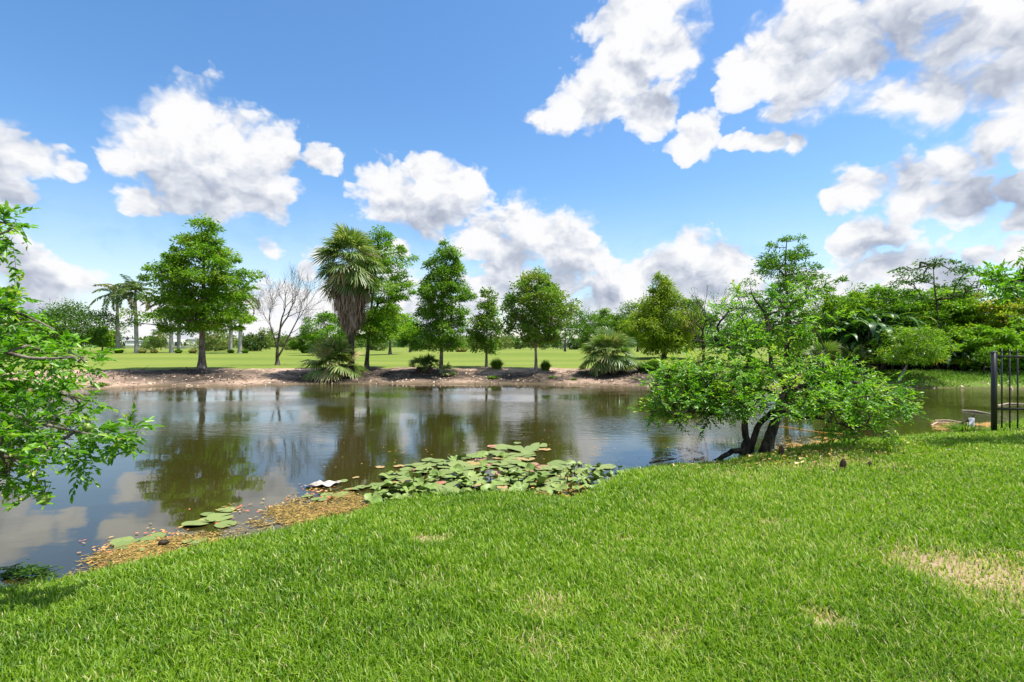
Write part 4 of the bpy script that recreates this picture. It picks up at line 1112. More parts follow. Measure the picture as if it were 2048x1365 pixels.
# branch tips reaching in from the right edge
rg = np.random.default_rng(79)
RB_ = np.array([12.6, 9.6, lawn_z(np.array(12.6), np.array(9.6)) - .1])
root = empty('overhanging_tree', RB_); tag(root, 'tree beyond the right edge, its leafy branch tips showing above the fence', 'tree')
mt = MB(); lim = [([(0, 0, 0), (-.1, -.1, 1.2), (-.5, -.3, 2.2), (-1.0, -.4, 2.8)], [.16, .13, .10, .06]),
                  ([(-.5, -.3, 2.2), D(2160, 590, 9.0) - RB_, D(2060, 565, 8.9) - RB_, D(1985, 560, 8.8) - RB_], [.06, .035, .02, .008]),
                  ([(-.5, -.3, 2.2), D(2190, 640, 9.0) - RB_, D(2100, 660, 8.9) - RB_], [.05, .03, .012])]
nodes = []
for pts_, rr in lim:
    pts_ = np.array([np.array(q, float) for q in pts_]); n_ = len(pts_); s = np.linspace(0, n_ - 1, (n_ - 1) * 5 + 1)
    sm = np.stack([np.interp(s, np.arange(n_), pts_[:, k]) for k in range(3)], -1)
    for _ in range(3): sm[1:-1] = (sm[:-2] + 2 * sm[1:-1] + sm[2:]) / 4
    tube(mt, sm, np.interp(s, np.arange(n_), rr), 8); nodes += [q for q in sm[len(sm) // 3:]]
pts = []
for (px, py, sx, sy, n_) in [(2040, 562, 40, 14, 18), (1985, 555, 22, 10, 7), (2030, 580, 30, 10, 8), (2110, 580, 60, 40, 22), (2130, 650, 60, 40, 14), (2052, 512, 8, 4, 2), (2200, 520, 90, 70, 20)]:
    for _ in range(n_): pts.append(D(px + rg.normal(0, sx * .5), py + rg.normal(0, sy * .5), 9 + rg.normal(0, .3)) - RB_)
mb = mt; tips, dirs = connect(mb, nodes, np.array(pts), rg, .004, up=.2, sides=5)
ml = MB(); twigs(mb, ml, tips, dirs * .7, rg, ntw=5, L=.2, nleaf=8, ll=.10, lw=.04, tint=.42, spread=.7)
mb.build('trunk', M['bark_dark'], root); ml.build('crown', M['apple'], root, smooth=False)

# ------------------------------------------------------------------ water lilies
def pad_mat(name, c1, c2, c3):
    m, g, out = new_mat(name)
    t = g.n('ShaderNodeTexCoord'); oi = g.n('ShaderNodeObjectInfo')
    nz = g.noise(t.outputs['Object'], 9, 4, .6); X, Y, Z = g.sep(t.outputs['Object'])
    an = g.m('ARCTAN2', Y, X); vein = g.ss(g.m('ABSOLUTE', g.m('SINE', g.m('MULTIPLY', an, 9.0))), .0, .22)
    c = g.mix(nz, c1, c2); c = g.mix(g.m('MULTIPLY', oi.outputs['Random'], .45), c, c3)
    c = g.mix(g.m('MULTIPLY', g.m('SUBTRACT', 1.0, vein), .25), c, (.30, .38, .14))
    blot = g.ss(g.noise(t.outputs['Object'], 22, 3, .6), .66, .74); c = g.mix(g.m('MULTIPLY', blot, .6), c, (.30, .20, .07))
    p = principled(g, out, c, .48, .4, nz, .3, .01)
    return m
M['pad'] = pad_mat('lily_pad_green', (.15, .20, .045), (.25, .30, .085), (.09, .15, .025))
M['leafup'] = pad_mat('lily_leaf_green', (.11, .20, .03), (.20, .29, .055), (.25, .28, .06))
M['pad_old'] = pad_mat('lily_pad_old', (.38, .30, .10), (.42, .22, .10), (.25, .26, .08))
M['pad_red'] = pad_mat('lily_pad_red', (.35, .13, .07), (.45, .26, .18), (.28, .12, .05))
M['stem'] = bark_mat('lily_stem', (.04, .06, .015), (.10, .13, .04), 10)
def pad_mesh(seed, r=1.0, cup=0.0, heart=False, wave=.04):
    rg = np.random.default_rng(seed)
    na, nr = 30, 5
    notch = .16 if not heart else .30
    a = np.linspace(notch, 2 * np.pi - notch, na)
    prof = (1 + .03 * np.sin(a * 3 + seed)) * (1 if not heart else (1.0 - .0 * a))
    if heart: prof = prof * (1 + .28 * np.exp(-((a - np.pi) / .55) ** 2)) * (.92 + .1 * np.cos(a))
    V = [[0, 0, 0]]
    for i in range(1, nr + 1):
        f = i / nr
        for k, an in enumerate(a):
            rr = r * f * prof[k]
            z = wave * r * f ** 2 * math.sin(an * 4 + seed * 1.7) + cup * r * f ** 2 * (math.sin(an) ** 2) + wave * .6 * r * f * math.sin(an * 2 + seed)
            V.append([rr * math.cos(an), rr * math.sin(an), z])
    Ft = [[0, 1 + k, 2 + k] for k in range(na - 1)]; Fq = []
    for i in range(nr - 1):
        for k in range(na - 1):
            b_ = 1 + i * na + k; Fq.append([b_, b_ + na, b_ + na + 1, b_ + 1])
    mb = MB(); mb.add(V, Ft); mb.L.append(np.array(Fq).ravel()); mb.T.append(np.full(len(Fq), 4, np.int32)); mb.V.append(np.zeros((0, 3))); mb.C.append(np.zeros(0))
    return mb.mesh('leaf')
def inpoly(x, y, poly):
    c = False; j = len(poly) - 1
    for i in range(len(poly)):
        if ((poly[i][1] > y) != (poly[j][1] > y)) and x < (poly[j][0] - poly[i][0]) * (y - poly[i][1]) / (poly[j][1] - poly[i][1]) + poly[i][0]: c = not c
        j = i
    return c
flat_me = {}
for k in range(4):
    for mk in ('pad', 'pad_old', 'pad_red'):
        me = pad_mesh(k + 1); me.materials.append(M[mk]); flat_me[(k, mk)] = me
up_me = []
for k in range(6):
    me = pad_mesh(k + 20, cup=[.35, .2, .5, .12, .3, .05][k], heart=True, wave=.09); me.materials.append(M['leafup']); up_me.append(me)
mbs = MB(); tube(mbs, [(0, 0, 0), (.02, .01, -.35), (.0, .0, -.7), (.02, 0, -1)], .022, 5); stem_me = mbs.mesh('stem'); stem_me.materials.append(M['stem'])
rg = np.random.default_rng(12)
def put_flat(px, py, wpx_, mk='pad', lift=.0, label=None, group=None, tiltx=0.0):
    q = P(px, py, WZ + .012 + lift); r = wpx_ / F * q[1] * .5
    o = bpy.data.objects.new('lily_pad', flat_me[(int(rg.integers(0, 4)), mk)]); COL.objects.link(o)
    o.location = q; o.scale = (r, r, r * .8); o.rotation_euler = (rg.normal(0, .05) + tiltx, rg.normal(0, .05), rg.uniform(0, 6.28))
    tag(o, label, 'lily pad', group); return o
lily_poly = [(735, 1006), (752, 972), (790, 940), (850, 920), (925, 912), (985, 905), (1060, 905), (1070, 930), (1150, 925), (1236, 930), (1245, 945), (1215, 962), (1180, 985), (1130, 990), (1000, 982), (850, 988), (770, 1006)]
# raised leaves on stalks
def raised(px, py, r, lift, k, label, group, tilt):
    q = P(px, py, WZ + lift)
    if q[1] > Yn(q[0]) + .0 and True:
        root = empty('lily_leaf', (q[0], q[1], WZ + lift), rg.uniform(0, 6.28)); tag(root, label, 'lily leaf', group)
        o = bpy.data.objects.new('leaf', up_me[k]); COL.objects.link(o); o.parent = root; o.scale = (r, r, r); o.rotation_euler = (rg.normal(0, tilt), rg.normal(0, tilt), 0)
        s = bpy.data.objects.new('stem', stem_me); COL.objects.link(s); s.parent = root; s.scale = (.35, .35, lift + .25)
cnt_ = 0
placed = []
while cnt_ < 285:
    px, py = rg.uniform(735, 1250), rg.uniform(905, 1006)
    if not inpoly(px, py, lily_poly): continue
    if placed and min((px - a_) ** 2 + ((py - b_) * 2.2) ** 2 for a_, b_ in placed) < 17 ** 2: 
        if rg.random() > .06: continue
    placed.append((px, py)); cnt_ += 1
    q = P(px, py, WZ)
    small = px > 1120
    flatp = (.75 if py < 945 else .42) if not small else .2
    if rg.random() < flatp:
        mk = 'pad' if rg.random() < .82 else ('pad_old' if rg.random() < .6 else 'pad_red')
        lab = {'pad': 'flat green lily pad floating within the lily cluster', 'pad_old': 'yellowed flat lily pad within the lily cluster', 'pad_red': 'reddish dying lily pad within the lily cluster'}[mk]
        put_flat(px, py, rg.uniform(25, 42), mk, rg.uniform(0, .03), lab, 'floating pads of the lily cluster')
    else:
        r = rg.uniform(.068, .118) * (.72 if small else 1)
        lift = rg.uniform(.02, .12)
        raised(px, py, r, lift, int(rg.integers(0, 6)), 'small upright heart-shaped lily leaf at the right end of the cluster' if small else 'raised cupped green lily leaf on a stalk in the cluster', 'raised leaves of the lily cluster', .27 if not small else .5)
lone = [(965, 907, 40, 'pad', 'green pad on the upper left rim of the lily cluster'), (1010, 895, 44, 'pad', 'green pad at the far rim of the lily cluster'), (1048, 897, 66, 'pad', 'widest flat pad at the far rim of the lily cluster'), (1078, 891, 34, 'pad', 'farthest small pad at the top right of the lily cluster'),
        (990, 893, 30, 'pad_red', 'dark red pad at the far rim of the lily cluster'), (1090, 899, 26, 'pad_old', 'orange-brown pad at the far right rim of the lily cluster'), (1050, 912, 46, 'pad', 'flat pad with a curled edge below the far rim'), (1035, 886, 16, 'pad', 'smallest round pad floating beyond the cluster'),
        (822, 937, 40, 'pad_red', 'pinkish brown pad at the left edge of the lily cluster'), (800, 932, 26, 'pad_old', 'olive-yellow pad at the left tip of the lily cluster'),
        (265, 1087, 60, 'pad', 'large pad of the lone pair near the left shore'), (307, 1074, 44, 'pad', 'right pad of the lone pair near the left shore'), (243, 1082, 40, 'pad', 'half-sunk pad left of the lone pair'), (398, 1044, 60, 'pad', 'lowest pad of the group below the big cypress reflection'), (440, 1034, 50, 'pad', 'middle pad of the group below the big cypress reflection'),
        (455, 1019, 34, 'pad', 'upper pad of the group below the big cypress reflection'), (415, 1028, 26, 'pad', 'small pad of the group below the big cypress reflection'), (452, 1048, 40, 'pad', 'olive pad nearest the floating litter'), (390, 1080, 46, 'pad', 'dull pad lying on the floating litter'),
        (712, 976, 44, 'pad', 'pad by the left end of the lily cluster above the white sheet level'), (684, 990, 36, 'pad', 'pad just below the white floating sheet'), (755, 970, 62, 'pad', 'long pad between white sheet and lily cluster'), (735, 1000, 40, 'pad', 'pad closest to the lawn at the left of the cluster'),
        (640, 998, 34, 'pad', 'left pad of the row below the white floating sheet'), (655, 990, 28, 'pad', 'small pad touching the white floating sheet'), (614, 992, 22, 'pad', 'tiny pad left of the white floating sheet'), (685, 962, 22, 'pad', 'pad tucked against the right end of the white sheet'),
        (275, 1102, 24, 'pad', 'tiny pad below the lone pair near the left shore'), (712, 955, 14, 'pad_old', 'tiny yellow pad alone above the white sheet'), (760, 934, 18, 'pad_old', 'small yellow pad drifting left of the cluster')]
for (px, py, w_, mk, lab) in lone: put_flat(px, py, w_, mk, 0.0, lab)

# floating litter
POLY = [[(120, 1168), (170, 1112), (300, 1082), (430, 1062), (520, 1032), (560, 1000), (620, 978), (690, 975), (745, 1000), (770, 1012), (700, 1040), (560, 1075), (400, 1105), (250, 1140)],
        [(1300, 905), (1360, 892), (1400, 905), (1420, 930), (1310, 934)],
        [(1560, 872), (1650, 876), (1700, 884), (1640, 894), (1560, 906), (1545, 890)], [(1860, 842), (1985, 846), (1990, 862), (1870, 868)],
        [(1040, 972), (1170, 968), (1165, 1000), (1050, 990)]]
rg = np.random.default_rng(44)
def flakes(poly, n, s0, s1, tmean, tsd, name, label, mat_th=-.25, name2=''):
    xs = [p_[0] for p_ in poly]; ys = [p_[1] for p_ in poly]; C = []; 
    while len(C) < n:
        px, py = rg.uniform(min(xs) - 20, max(xs)), rg.uniform(min(ys), max(ys))
        if inpoly(px, py, poly):
            q = P(px, py, WZ)
            k = sn(q[0], q[1], 2.3, 1.0) + .6 * sn(q[0], q[1], 7.0, 2.0)
            off = (q[1] - float(Yn(q[0]))) / 1.05
            if name2 == 'far' or rg.random() < np.clip(.55 + .75 * k - .45 * off, .03, 1): C.append(q)
    C = np.array(C); C[:, 2] = WZ + rg.uniform(.003, .016, n)
    t = np.clip(rg.normal(tmean, tsd, n), 0, 1)
    mb = MB(); th = rg.uniform(0, 6.28, n)
    # soft mat of scum under the flakes: small squares kept where the patch is thick
    cs = .03; gx = np.arange(C[:, 0].min(), C[:, 0].max(), cs); gy = np.arange(C[:, 1].min(), C[:, 1].max(), cs)
    GX, GY = [a_.ravel() for a_ in np.meshgrid(gx, gy)]
    PX = GX / GY * F + 1024; PY = HY + (CZ - WZ) / GY * F
    ins = np.array([inpoly(a_, b_, poly) for a_, b_ in zip(PX, PY)])
    den = .35 - .55 * np.maximum(GY - Yn(GX), 0) / .5 + sn(GX, GY, 2.3, 1.0) + .55 * sn(GX, GY, 9.0, 3.0) + rg.normal(0, .12, len(GX))
    k_ = ins & (den > mat_th) & (GY > Yn(GX) - .05); GX, GY = GX[k_], GY[k_]; m_ = len(GX)
    if m_:
        z_ = WZ + .0025 + rg.random(m_) * .0012
        j_ = rg.uniform(-.35, .35, (4, 2, m_)) * cs; o_ = cs * .62
        V = np.stack([np.stack([GX + sx * o_ + j_[i_, 0], GY + sy * o_ + j_[i_, 1], z_], -1) for i_, (sx, sy) in enumerate([(-1, -1), (1, -1), (1, 1), (-1, 1)])], 1)
        mb.add(V, (np.arange(m_) * 4)[:, None] + np.arange(4)[None], np.repeat(np.clip(tmean - .02 + .16 * sn(GX, GY, 6.0, 5.0) + rg.normal(0, .09, m_), 0, 1), 4))
    leaves(mb, C, np.stack([np.cos(th) + .4, np.sin(th) * .7, rg.normal(0, .05, n)], -1), np.array([0, 0, 1.0]) + rg.normal(0, .10, (n, 3)), rg.uniform(s0, s1, n), rg.uniform(s0, s1, n) * .26, t)
    return tag(mb.build(name, M['flake'], smooth=False), label, 'floating litter', kind='stuff')
flakes(POLY[0], 19000, .010, .08, .37, .20, 'floating_litter', 'tan and rust litter floating along the left grassy shore', .15)
flakes(POLY[1], 500, .03, .12, .36, .18, 'floating_litter', 'brown litter drifting in the notch left of the near tree', 9)
flakes(POLY[2], 3500, .02, .07, .60, .14, 'floating_litter', 'sandy pale litter beached behind the near tree trunks', -.1)
flakes(POLY[3], 2600, .02, .08, .66, .14, 'floating_litter', 'pinkish sandy litter by the fence post')
flakes(POLY[4], 2500, .015, .05, .58, .12, 'floating_litter', 'yellow scum between the lily stalks')
# red and orange leaves, sparse and larger
C = []; n = 170
while len(C) < n:
    px, py = rg.uniform(130, 720), rg.uniform(965, 1140)
    line = 1105 - (px - 150) * .235
    if rg.random() < .45: px, py = [(212, 1098), (345, 1068), (480, 1020), (640, 985)][int(rg.integers(0, 4))]; px += rg.normal(0, 22); py += rg.normal(0, 7); line = py
    if abs(py - line) < 34 * rg.random() ** .6: C.append((*P(px, py, WZ)[:2], WZ + .012))
th = rg.uniform(0, 6.28, n); mb = MB()
leaves(mb, np.array(C), np.stack([np.cos(th), np.sin(th), 0 * th], -1), np.array([0, 0, 1.0]) + rg.normal(0, .12, (n, 3)), rg.uniform(.02, .075, n), rg.uniform(.012, .034, n), rg.uniform(.6, 1, n), fine=True, fold=.06)
tag(mb.build('fallen_leaves', M['flake'], smooth=False), 'scattered red and orange leaves floating off the left shore', 'fallen leaves', kind='stuff')
# half-drowned dark twigs at the lower left
rg_ = np.random.default_rng(46)
q0 = np.array(P(38, 1150, WZ)); mb = MB(); A_, B2_ = [], []
for i in range(46):
    p0 = q0 + np.array([rg_.normal(-.1, .18), rg_.normal(0, .07), rg_.uniform(-.01, .05)]); L_ = rg_.uniform(.08, .26); th_ = rg_.normal(0, .5)
    p1 = p0 + np.array([math.cos(th_), math.sin(th_) * .5, rg_.uniform(-.05, .35)]) * L_; A_.append(p0); B2_.append(p1)
A_ = np.array(A_); B2_ = np.array(B2_); cones(mb, A_, B2_, .005, .002, 4, .1)
k_ = rg_.integers(0, 46, 420); f_ = rg_.random((420, 1)); C_ = A_[k_] * (1 - f_) + B2_[k_] * f_ + rg_.normal(0, .012, (420, 3))
leaves(mb, C_, rg_.normal(0, 1, (420, 3)) * [1, 1, .3], np.array([0, 0, 1.0]) + rg_.normal(0, .3, (420, 3)), rg_.uniform(.03, .06, 420), .018, np.clip(rg_.normal(.14, .14, 420), 0, .5))
tag(mb.build('drowned_branch', M['oak'], smooth=False), 'dark leafy twigs half sunk in the water at the lower left shore', 'branch')
# brown leaves on the shaded lawn below the near tree
n_ = 700; px_ = rg_.normal(1600, 120, n_); py_ = rg_.normal(925, 16, n_); C_ = []
for a_, b_ in zip(px_, py_):
    q = P(a_, max(b_, 895), -.3)
    if q[1] < Yn(q[0]) - .05: C_.append((q[0], q[1], float(lawn_z(np.array(q[0]), np.array(q[1]))) + rg_.uniform(.02, .07)))
C_ = np.array(C_); n_ = len(C_); mb = MB()
leaves(mb, C_, rg_.normal(0, 1, (n_, 3)) * [1, 1, .3], np.array([0, 0, 1.0]) + rg_.normal(0, .4, (n_, 3)), rg_.uniform(.04, .08, n_), rg_.uniform(.02, .035, n_), np.clip(rg_.normal(.42, .2, n_), 0, .75), fine=True, fold=.15)
tag(mb.build('leaf_litter', M['flake'], smooth=False), 'brown dropped leaves on the shaded lawn under the near tree', 'leaf litter', kind='stuff')
# specks far out on the pond
C = []; n = 120
for _ in range(n):
    px, py = rg.uniform(620, 1500), 820 + rg.random() * 130; q = P(px, py, WZ)
    if q[1] > Yn(q[0]) + .3: C.append((q[0], q[1], WZ + .008))
n = len(C); th = rg.uniform(0, 6.28, n); mb = MB(); leaves(mb, np.array(C), np.stack([np.cos(th), np.sin(th), 0 * th], -1), np.array([[0, 0, 1.0]] * n) + .01, rg.uniform(.03, .06, n), .025, rg.uniform(.5, 1, n))
tag(mb.build('floating_specks', M['flake'], smooth=False), 'tiny leaf specks drifting on the open pond', 'floating litter', kind='stuff')

# bank debris: stones and twigs
rg = np.random.default_rng(45)
n = 5200
a_ = rg.uniform(-1.15, 1.1, n); Yb = rg.uniform(22.5, 30.5, n); Xb = a_ * Yb
ok = (Yb > Y0(Xb) - .05) & (Yb < Y1(Xb) - .2) & (rg.random(n) < np.clip(1.15 - (Yb - Y0(Xb)) / (Y1(Xb) - Y0(Xb)), .2, 1)); Xb, Yb = Xb[ok], Yb[ok]; n = len(Xb)
B_ = np.stack([Xb, Yb, bank_z(Xb, Yb)], -1)
mb = MB(); s = rg.uniform(.02, .085, n) * (rg.random(n) ** .5 + .3)
base_v = np.array([[1, 0, -.2], [.3, .95, -.2], [-.9, .6, -.2], [-.8, -.7, -.2], [.4, -.9, -.2], [.1, .05, .75]])
V = B_[:, None] + base_v[None] * s[:, None, None] * rg.uniform(.6, 1.3, (n, 6, 1))
f = np.array([[0, 1, 5], [1, 2, 5], [2, 3, 5], [3, 4, 5], [4, 0, 5]])
mb.add(V, (f[None] + (np.arange(n) * 6)[:, None, None]).reshape(-1, 3), np.repeat(rg.random(n), 6))
m, g, out = new_mat('pebble_stone'); a2 = g.n('ShaderNodeAttribute', attribute_name='tint')
principled(g, out, g.ramp(a2.outputs['Fac'], [(0, (.07, .05, .035)), (.4, (.20, .14, .095)), (.8, (.38, .28, .20)), (1, (.55, .44, .35))]), .9, .1); M['stone'] = m
tag(mb.build('bank_pebbles', M['stone'], smooth=False), 'pebbles and clods strewn over the sandy far bank', 'pebbles', kind='stuff')
n = 1500; C = []
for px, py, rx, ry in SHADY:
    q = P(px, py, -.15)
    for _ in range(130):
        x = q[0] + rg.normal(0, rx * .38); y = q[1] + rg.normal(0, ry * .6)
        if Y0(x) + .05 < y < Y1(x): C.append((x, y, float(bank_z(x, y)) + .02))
for _ in range(260):
    x = rg.uniform(-26, 12); y = float(Y0(x)) + rg.uniform(.1, 3.5); C.append((x, y, float(bank_z(x, y)) + .02))
C = np.array(C); n = len(C); th = rg.uniform(0, 6.28, n); L = rg.uniform(.12, .6, n)[:, None]
E = C + np.stack([np.cos(th), np.sin(th), rg.uniform(-.02, .35, n)], -1) * L
mb = MB(); cones(mb, C, E, .014, .006, 3)
tag(mb.build('bank_twigs', M['bark_dark'], smooth=False), 'dark fallen twigs and roots littering the far bank', 'twigs', kind='stuff')

# low green growth on the right-hand bank
rg_ = np.random.default_rng(47); n_ = 26000
X_ = rg_.uniform(9, 34, n_); Yq = Y0(X_) + rg_.random(n_) ** .8 * (Y1(X_) - Y0(X_))
k_ = (sn(X_, Yq, 1.1, 3.0) + rg_.normal(0, .3, n_) > -.25) & (rg_.random(n_) < np.clip((X_ - 9) / 5, 0, 1)); X_, Yq = X_[k_], Yq[k_]; n_ = len(X_)
th_ = rg_.uniform(0, 6.28, n_); mb = MB()
leaves(mb, np.stack([X_, Yq, bank_z(X_, Yq) - .01], -1), np.stack([np.cos(th_) * .6, np.sin(th_) * .6, np.full(n_, .8)], -1), rg_.normal(0, 1, (n_, 3)), rg_.uniform(.06, .2, n_), rg_.uniform(.02, .045, n_), np.clip(rg_.normal(.5, .2, n_) + .2 * sn(X_, Yq, .8, 6), 0, 1))
tag(mb.build('bank_grass', M['tuft'], smooth=False), 'rough green growth covering the bank below the thicket', 'grass', kind='stuff')
# cypress knees
def knee(px, py, h, r, seed, label, group=None, base=None):
    rg = np.random.default_rng(seed)
    q = base or by(px, py)
    mb = MB(); t = np.linspace(0, 1, 7)
    pth = np.stack([np.cumsum(rg.normal(0, .1, 7)) * r, np.cumsum(rg.normal(0, .1, 7)) * r, t * h - .03], -1)
    tube(mb, pth, r * np.array([1.5, 1.05, .85, .8, .75, .6, .25]) * rg.uniform(.9, 1.1, 7), 8)
    o = mb.build('cypress_knee', M['knee'], loc=q); tag(o, label, 'cypress knee', group)
rg2 = np.random.default_rng(2)
for i in range(34):
    px = rg2.uniform(150, 262); py = rg2.uniform(742, 762)
    knee(px, py, rg2.uniform(.07, .18), rg2.uniform(.022, .045), 100 + i, 'small dark root knob on the sand left of the big cypress', 'root knobs on the sand left of the big cypress')
for i in range(24):
    px = rg2.uniform(360, 480); py = rg2.uniform(750, 766)
    knee(px, py, rg2.uniform(.07, .18), rg2.uniform(.025, .045), 200 + i, 'dark root knob in the shade in front of the big cypress', 'root knobs in front of the big cypress')
for i, (px, lab) in enumerate([(1563, 'short stout root knob beside the thick near trunk'), (1689, 'tallest dark root knob in the shaded lawn'), (1742, 'middle-sized root knob right of the tallest one'), (1790, 'rightmost small root knob in the lawn'), (1668, 'stub of a root knob just left of the tallest one')]):
    py = [912, 942, 938, 942, 946][i]; x_ = P(px, py, -.25); z_ = float(lawn_z(np.array(x_[0]), np.array(x_[1]))); x_ = P(px, py, z_)
    knee(px, py, [.20, .20, .13, .09, .08][i], [.06, .055, .04, .035, .04][i], 300 + i, lab, base=(x_[0], x_[1], z_))
for i, (px, py, lab) in enumerate([(552, 1050, 'x'), (787, 1048, 'small brown seed ball in the lawn near the lily cluster')]):
    if i == 0: continue
    x_ = P(px, py, -.2); z_ = float(lawn_z(np.array(x_[0]), np.array(x_[1])))
    knee(px, py, .06, .02, 320, lab, base=(x_[0], x_[1], z_))

# ------------------------------------------------------------------ fence
m, g, out = new_mat('black_painted_metal'); t = g.n('ShaderNodeTexCoord'); nz = g.noise(t.outputs['Object'], 40, 4, .6)
principled(g, out, g.mix(nz, (.008, .008, .009), (.022, .021, .02)), .45, .5, nz, .15, .002); M['iron'] = m
def box(mb, c, s, bev=.0):
    c = np.array(c, float); s = np.array(s, float) / 2
    v = np.array([[x, y, z] for z in (-1, 1) for y in (-1, 1) for x in (-1, 1)]) * s + c
    mb.add(v, [[0, 2, 3, 1], [4, 5, 7, 6], [0, 1, 5, 4], [2, 6, 7, 3], [0, 4, 6, 2], [1, 3, 7, 5]])
fb = P(1988, 862, -.2); fz = float(lawn_z(np.array(fb[0]), np.array(fb[1]))); fb = P(1988, 862, fz)
fence = empty('iron_fence', (fb[0], fb[1], fz)); tag(fence, 'black metal picket fence starting at a square post on the right shore', 'fence')
fence.rotation_euler = (0, 0, R(-4))
FH = (862 - 706) / F * fb[1]
def post(x):
    zb = -.5 if x > 0 else -.05
    mb = MB(); box(mb, (x, 0, (FH + zb) / 2), (.072, .072, FH - zb)); 
    o = mb.build('post', M['iron'], fence, smooth=False)
    mb = MB(); box(mb, (x, 0, FH + .008), (.088, .088, .016))
    s = .044; mb.add([[x - s, -s, FH + .016], [x + s, -s, FH + .016], [x + s, s, FH + .016], [x - s, s, FH + .016], [x, 0, FH + .04]], [[0, 1, 4], [1, 2, 4], [2, 3, 4], [3, 0, 4]])
    mb.build('post_cap', M['iron'], o, smooth=False)
sp = .156
post(0); post(sp * 13 + .03); post(sp * 26 + .06)
rt_ = FH - (714 - 706) / F * fb[1]; rb_ = FH - (818 - 706) / F * fb[1]
for z in (rt_, rb_):
    for k in range(2):
        mb = MB(); box(mb, (.036 + sp * 13 * (k + .5) - .0 + .03 * k, 0, z), (sp * 13 - .045, .034, .04)); mb.build('rail', M['iron'], fence, smooth=False)
mb = MB(); zt = FH + .02; 
box(mb, (0, 0, (zt + .06) / 2), (.019, .019, zt - .06))
s = .0095
mb.add([[-s, -s, zt], [s, -s, zt], [s, s, zt], [-s, s, zt], [0, 0, zt + .075]], [[0, 1, 4], [1, 2, 4], [2, 3, 4], [3, 0, 4]])
mb.add([[-.016, -.016, zt - .01], [.016, -.016, zt - .01], [.016, .016, zt - .01], [-.016, .016, zt - .01], [-.016, -.016, zt + .006], [.016, -.016, zt + .006], [.016, .016, zt + .006], [-.016, .016, zt + .006]],
       [[0, 3, 2, 1], [4, 5, 6, 7], [0, 1, 5, 4], [1, 2, 6, 5], [2, 3, 7, 6], [3, 0, 4, 7]])
pk = mb.mesh('picket', False); pk.materials.append(M['iron'])
for i in range(1, 26):
    if i == 13: continue
    o = bpy.data.objects.new('picket', pk); COL.objects.link(o); o.parent = fence; o.location = (sp * i + (.03 if i > 13 else 0), 0, -.35 if i > 5 else 0)
    if i > 5: o.scale = (1, 1, 1 + .35 / zt)

# grey post and board by the water
m, g, out = new_mat('weathered_grey_wood'); t = g.n('ShaderNodeTexCoord'); nz = g.noise(g.v('MULTIPLY', t.outputs['Object'], (1, 1, .2)), 25, 5, .6)
principled(g, out, g.mix(nz, (.22, .24, .27), (.50, .52, .55)), .8, .2, nz, .4, .01); M['wood'] = m
q = P(1943, 866, WZ + .05)
o_ = empty('broken_post', (q[0], q[1], WZ)); tag(o_, 'short grey post with a leaning board at the water edge beside the fence', 'post')
mb = MB(); box(mb, (0, 0, .17), (.075, .075, .42)); mb.build('post', M['wood'], o_, smooth=False)
mb = MB(); tube(mb, [(-.42, -.15, .02), (-.2, -.08, .16), (.02, -.02, .32)], [.04, .04, .04], 4); mb.build('board', M['wood'], o_, smooth=False)
mb = MB(); tube(mb, [(-.2, .06, .24), (0, .04, .34), (.12, .05, .46)], [.02, .025, .012], 6); mb.build('branch', M['bark_dark'], o_)

# yellow line and floating sticks
m, g, out = new_mat('orange_rope'); principled(g, out, (.75, .38, .05), .6, .3); M['rope'] = m
pp = [P(x, y, WZ + .012) for x, y in [(1535, 848), (1560, 853), (1590, 857), (1620, 862), (1650, 866), (1685, 868)]]
mb = MB(); tube(mb, pp, .007, 6); tag(mb.build('rope', M['rope']), 'thin orange rope lying on the water behind the near tree trunks', 'rope')
m, g, out = new_mat('pale_driftwood'); t = g.n('ShaderNodeTexCoord'); nz = g.noise(t.outputs['Object'], 18, 5, .6)
principled(g, out, g.mix(nz, (.25, .20, .13), (.52, .44, .33)), .85, .2, nz, .4, .01); M['drift'] = m
for (x0, y0_, x1, y1_, r, lab) in [(1925, 822, 1990, 830, .035, 'long pale branch floating left of the fence'), (1995, 812, 2048, 808, .03, 'pale stick in the water behind the fence pickets'), (1870, 842, 1940, 848, .03, 'bent pale stick nearest the grey post'), (1300, 926, 1352, 918, .02, 'thin stick in the shallow notch left of the near tree'),
                                (1862, 852, 1900, 846, .025, 'short stub of driftwood left of the grey post')]:
    a3 = np.array(P(x0, y0_, WZ)); b3_ = np.array(P(x1, y1_, WZ)); mid = (a3 + b3_) / 2 + [0, .1, .03]
    mb = MB(); tube(mb, [a3, mid, b3_], [r, r * .9, r * .5], 6); tag(mb.build('driftwood', M['drift']), lab, 'driftwood')
# white sheet
m, g, out = new_mat('white_plastic'); t = g.n('ShaderNodeTexCoord'); nz = g.noise(t.outputs['Object'], 9, 6, .65); principled(g, out, g.mix(g.ss(nz, .38, .62), (.30, .25, .18), (.56, .54, .50)), .5, .3, nz, .4, .01); M['white'] = m
q = np.array(P(646, 969, WZ + .02)); nx, ny = 12, 6
V = []; 
for j in range(ny):
    for i in range(nx):
        u, v = i / (nx - 1) - .5, j / (ny - 1) - .5
        V.append([u * .34 + v * .14, v * .22 + .02 * math.sin(u * 9), .012 * math.sin(u * 14 + v * 5) + .01 * math.cos(v * 11) + .012])
mb = MB(); mb.add(V, [[j * nx + i, j * nx + i + 1, (j + 1) * nx + i + 1, (j + 1) * nx + i] for j in range(ny - 1) for i in range(nx - 1)])
o = mb.build('plastic_sheet', M['white'], loc=q); sol = o.modifiers.new('thickness', 'SOLIDIFY'); sol.thickness = .006; tag(o, 'crumpled white plastic sheet floating left of the lilies', 'plastic sheet')
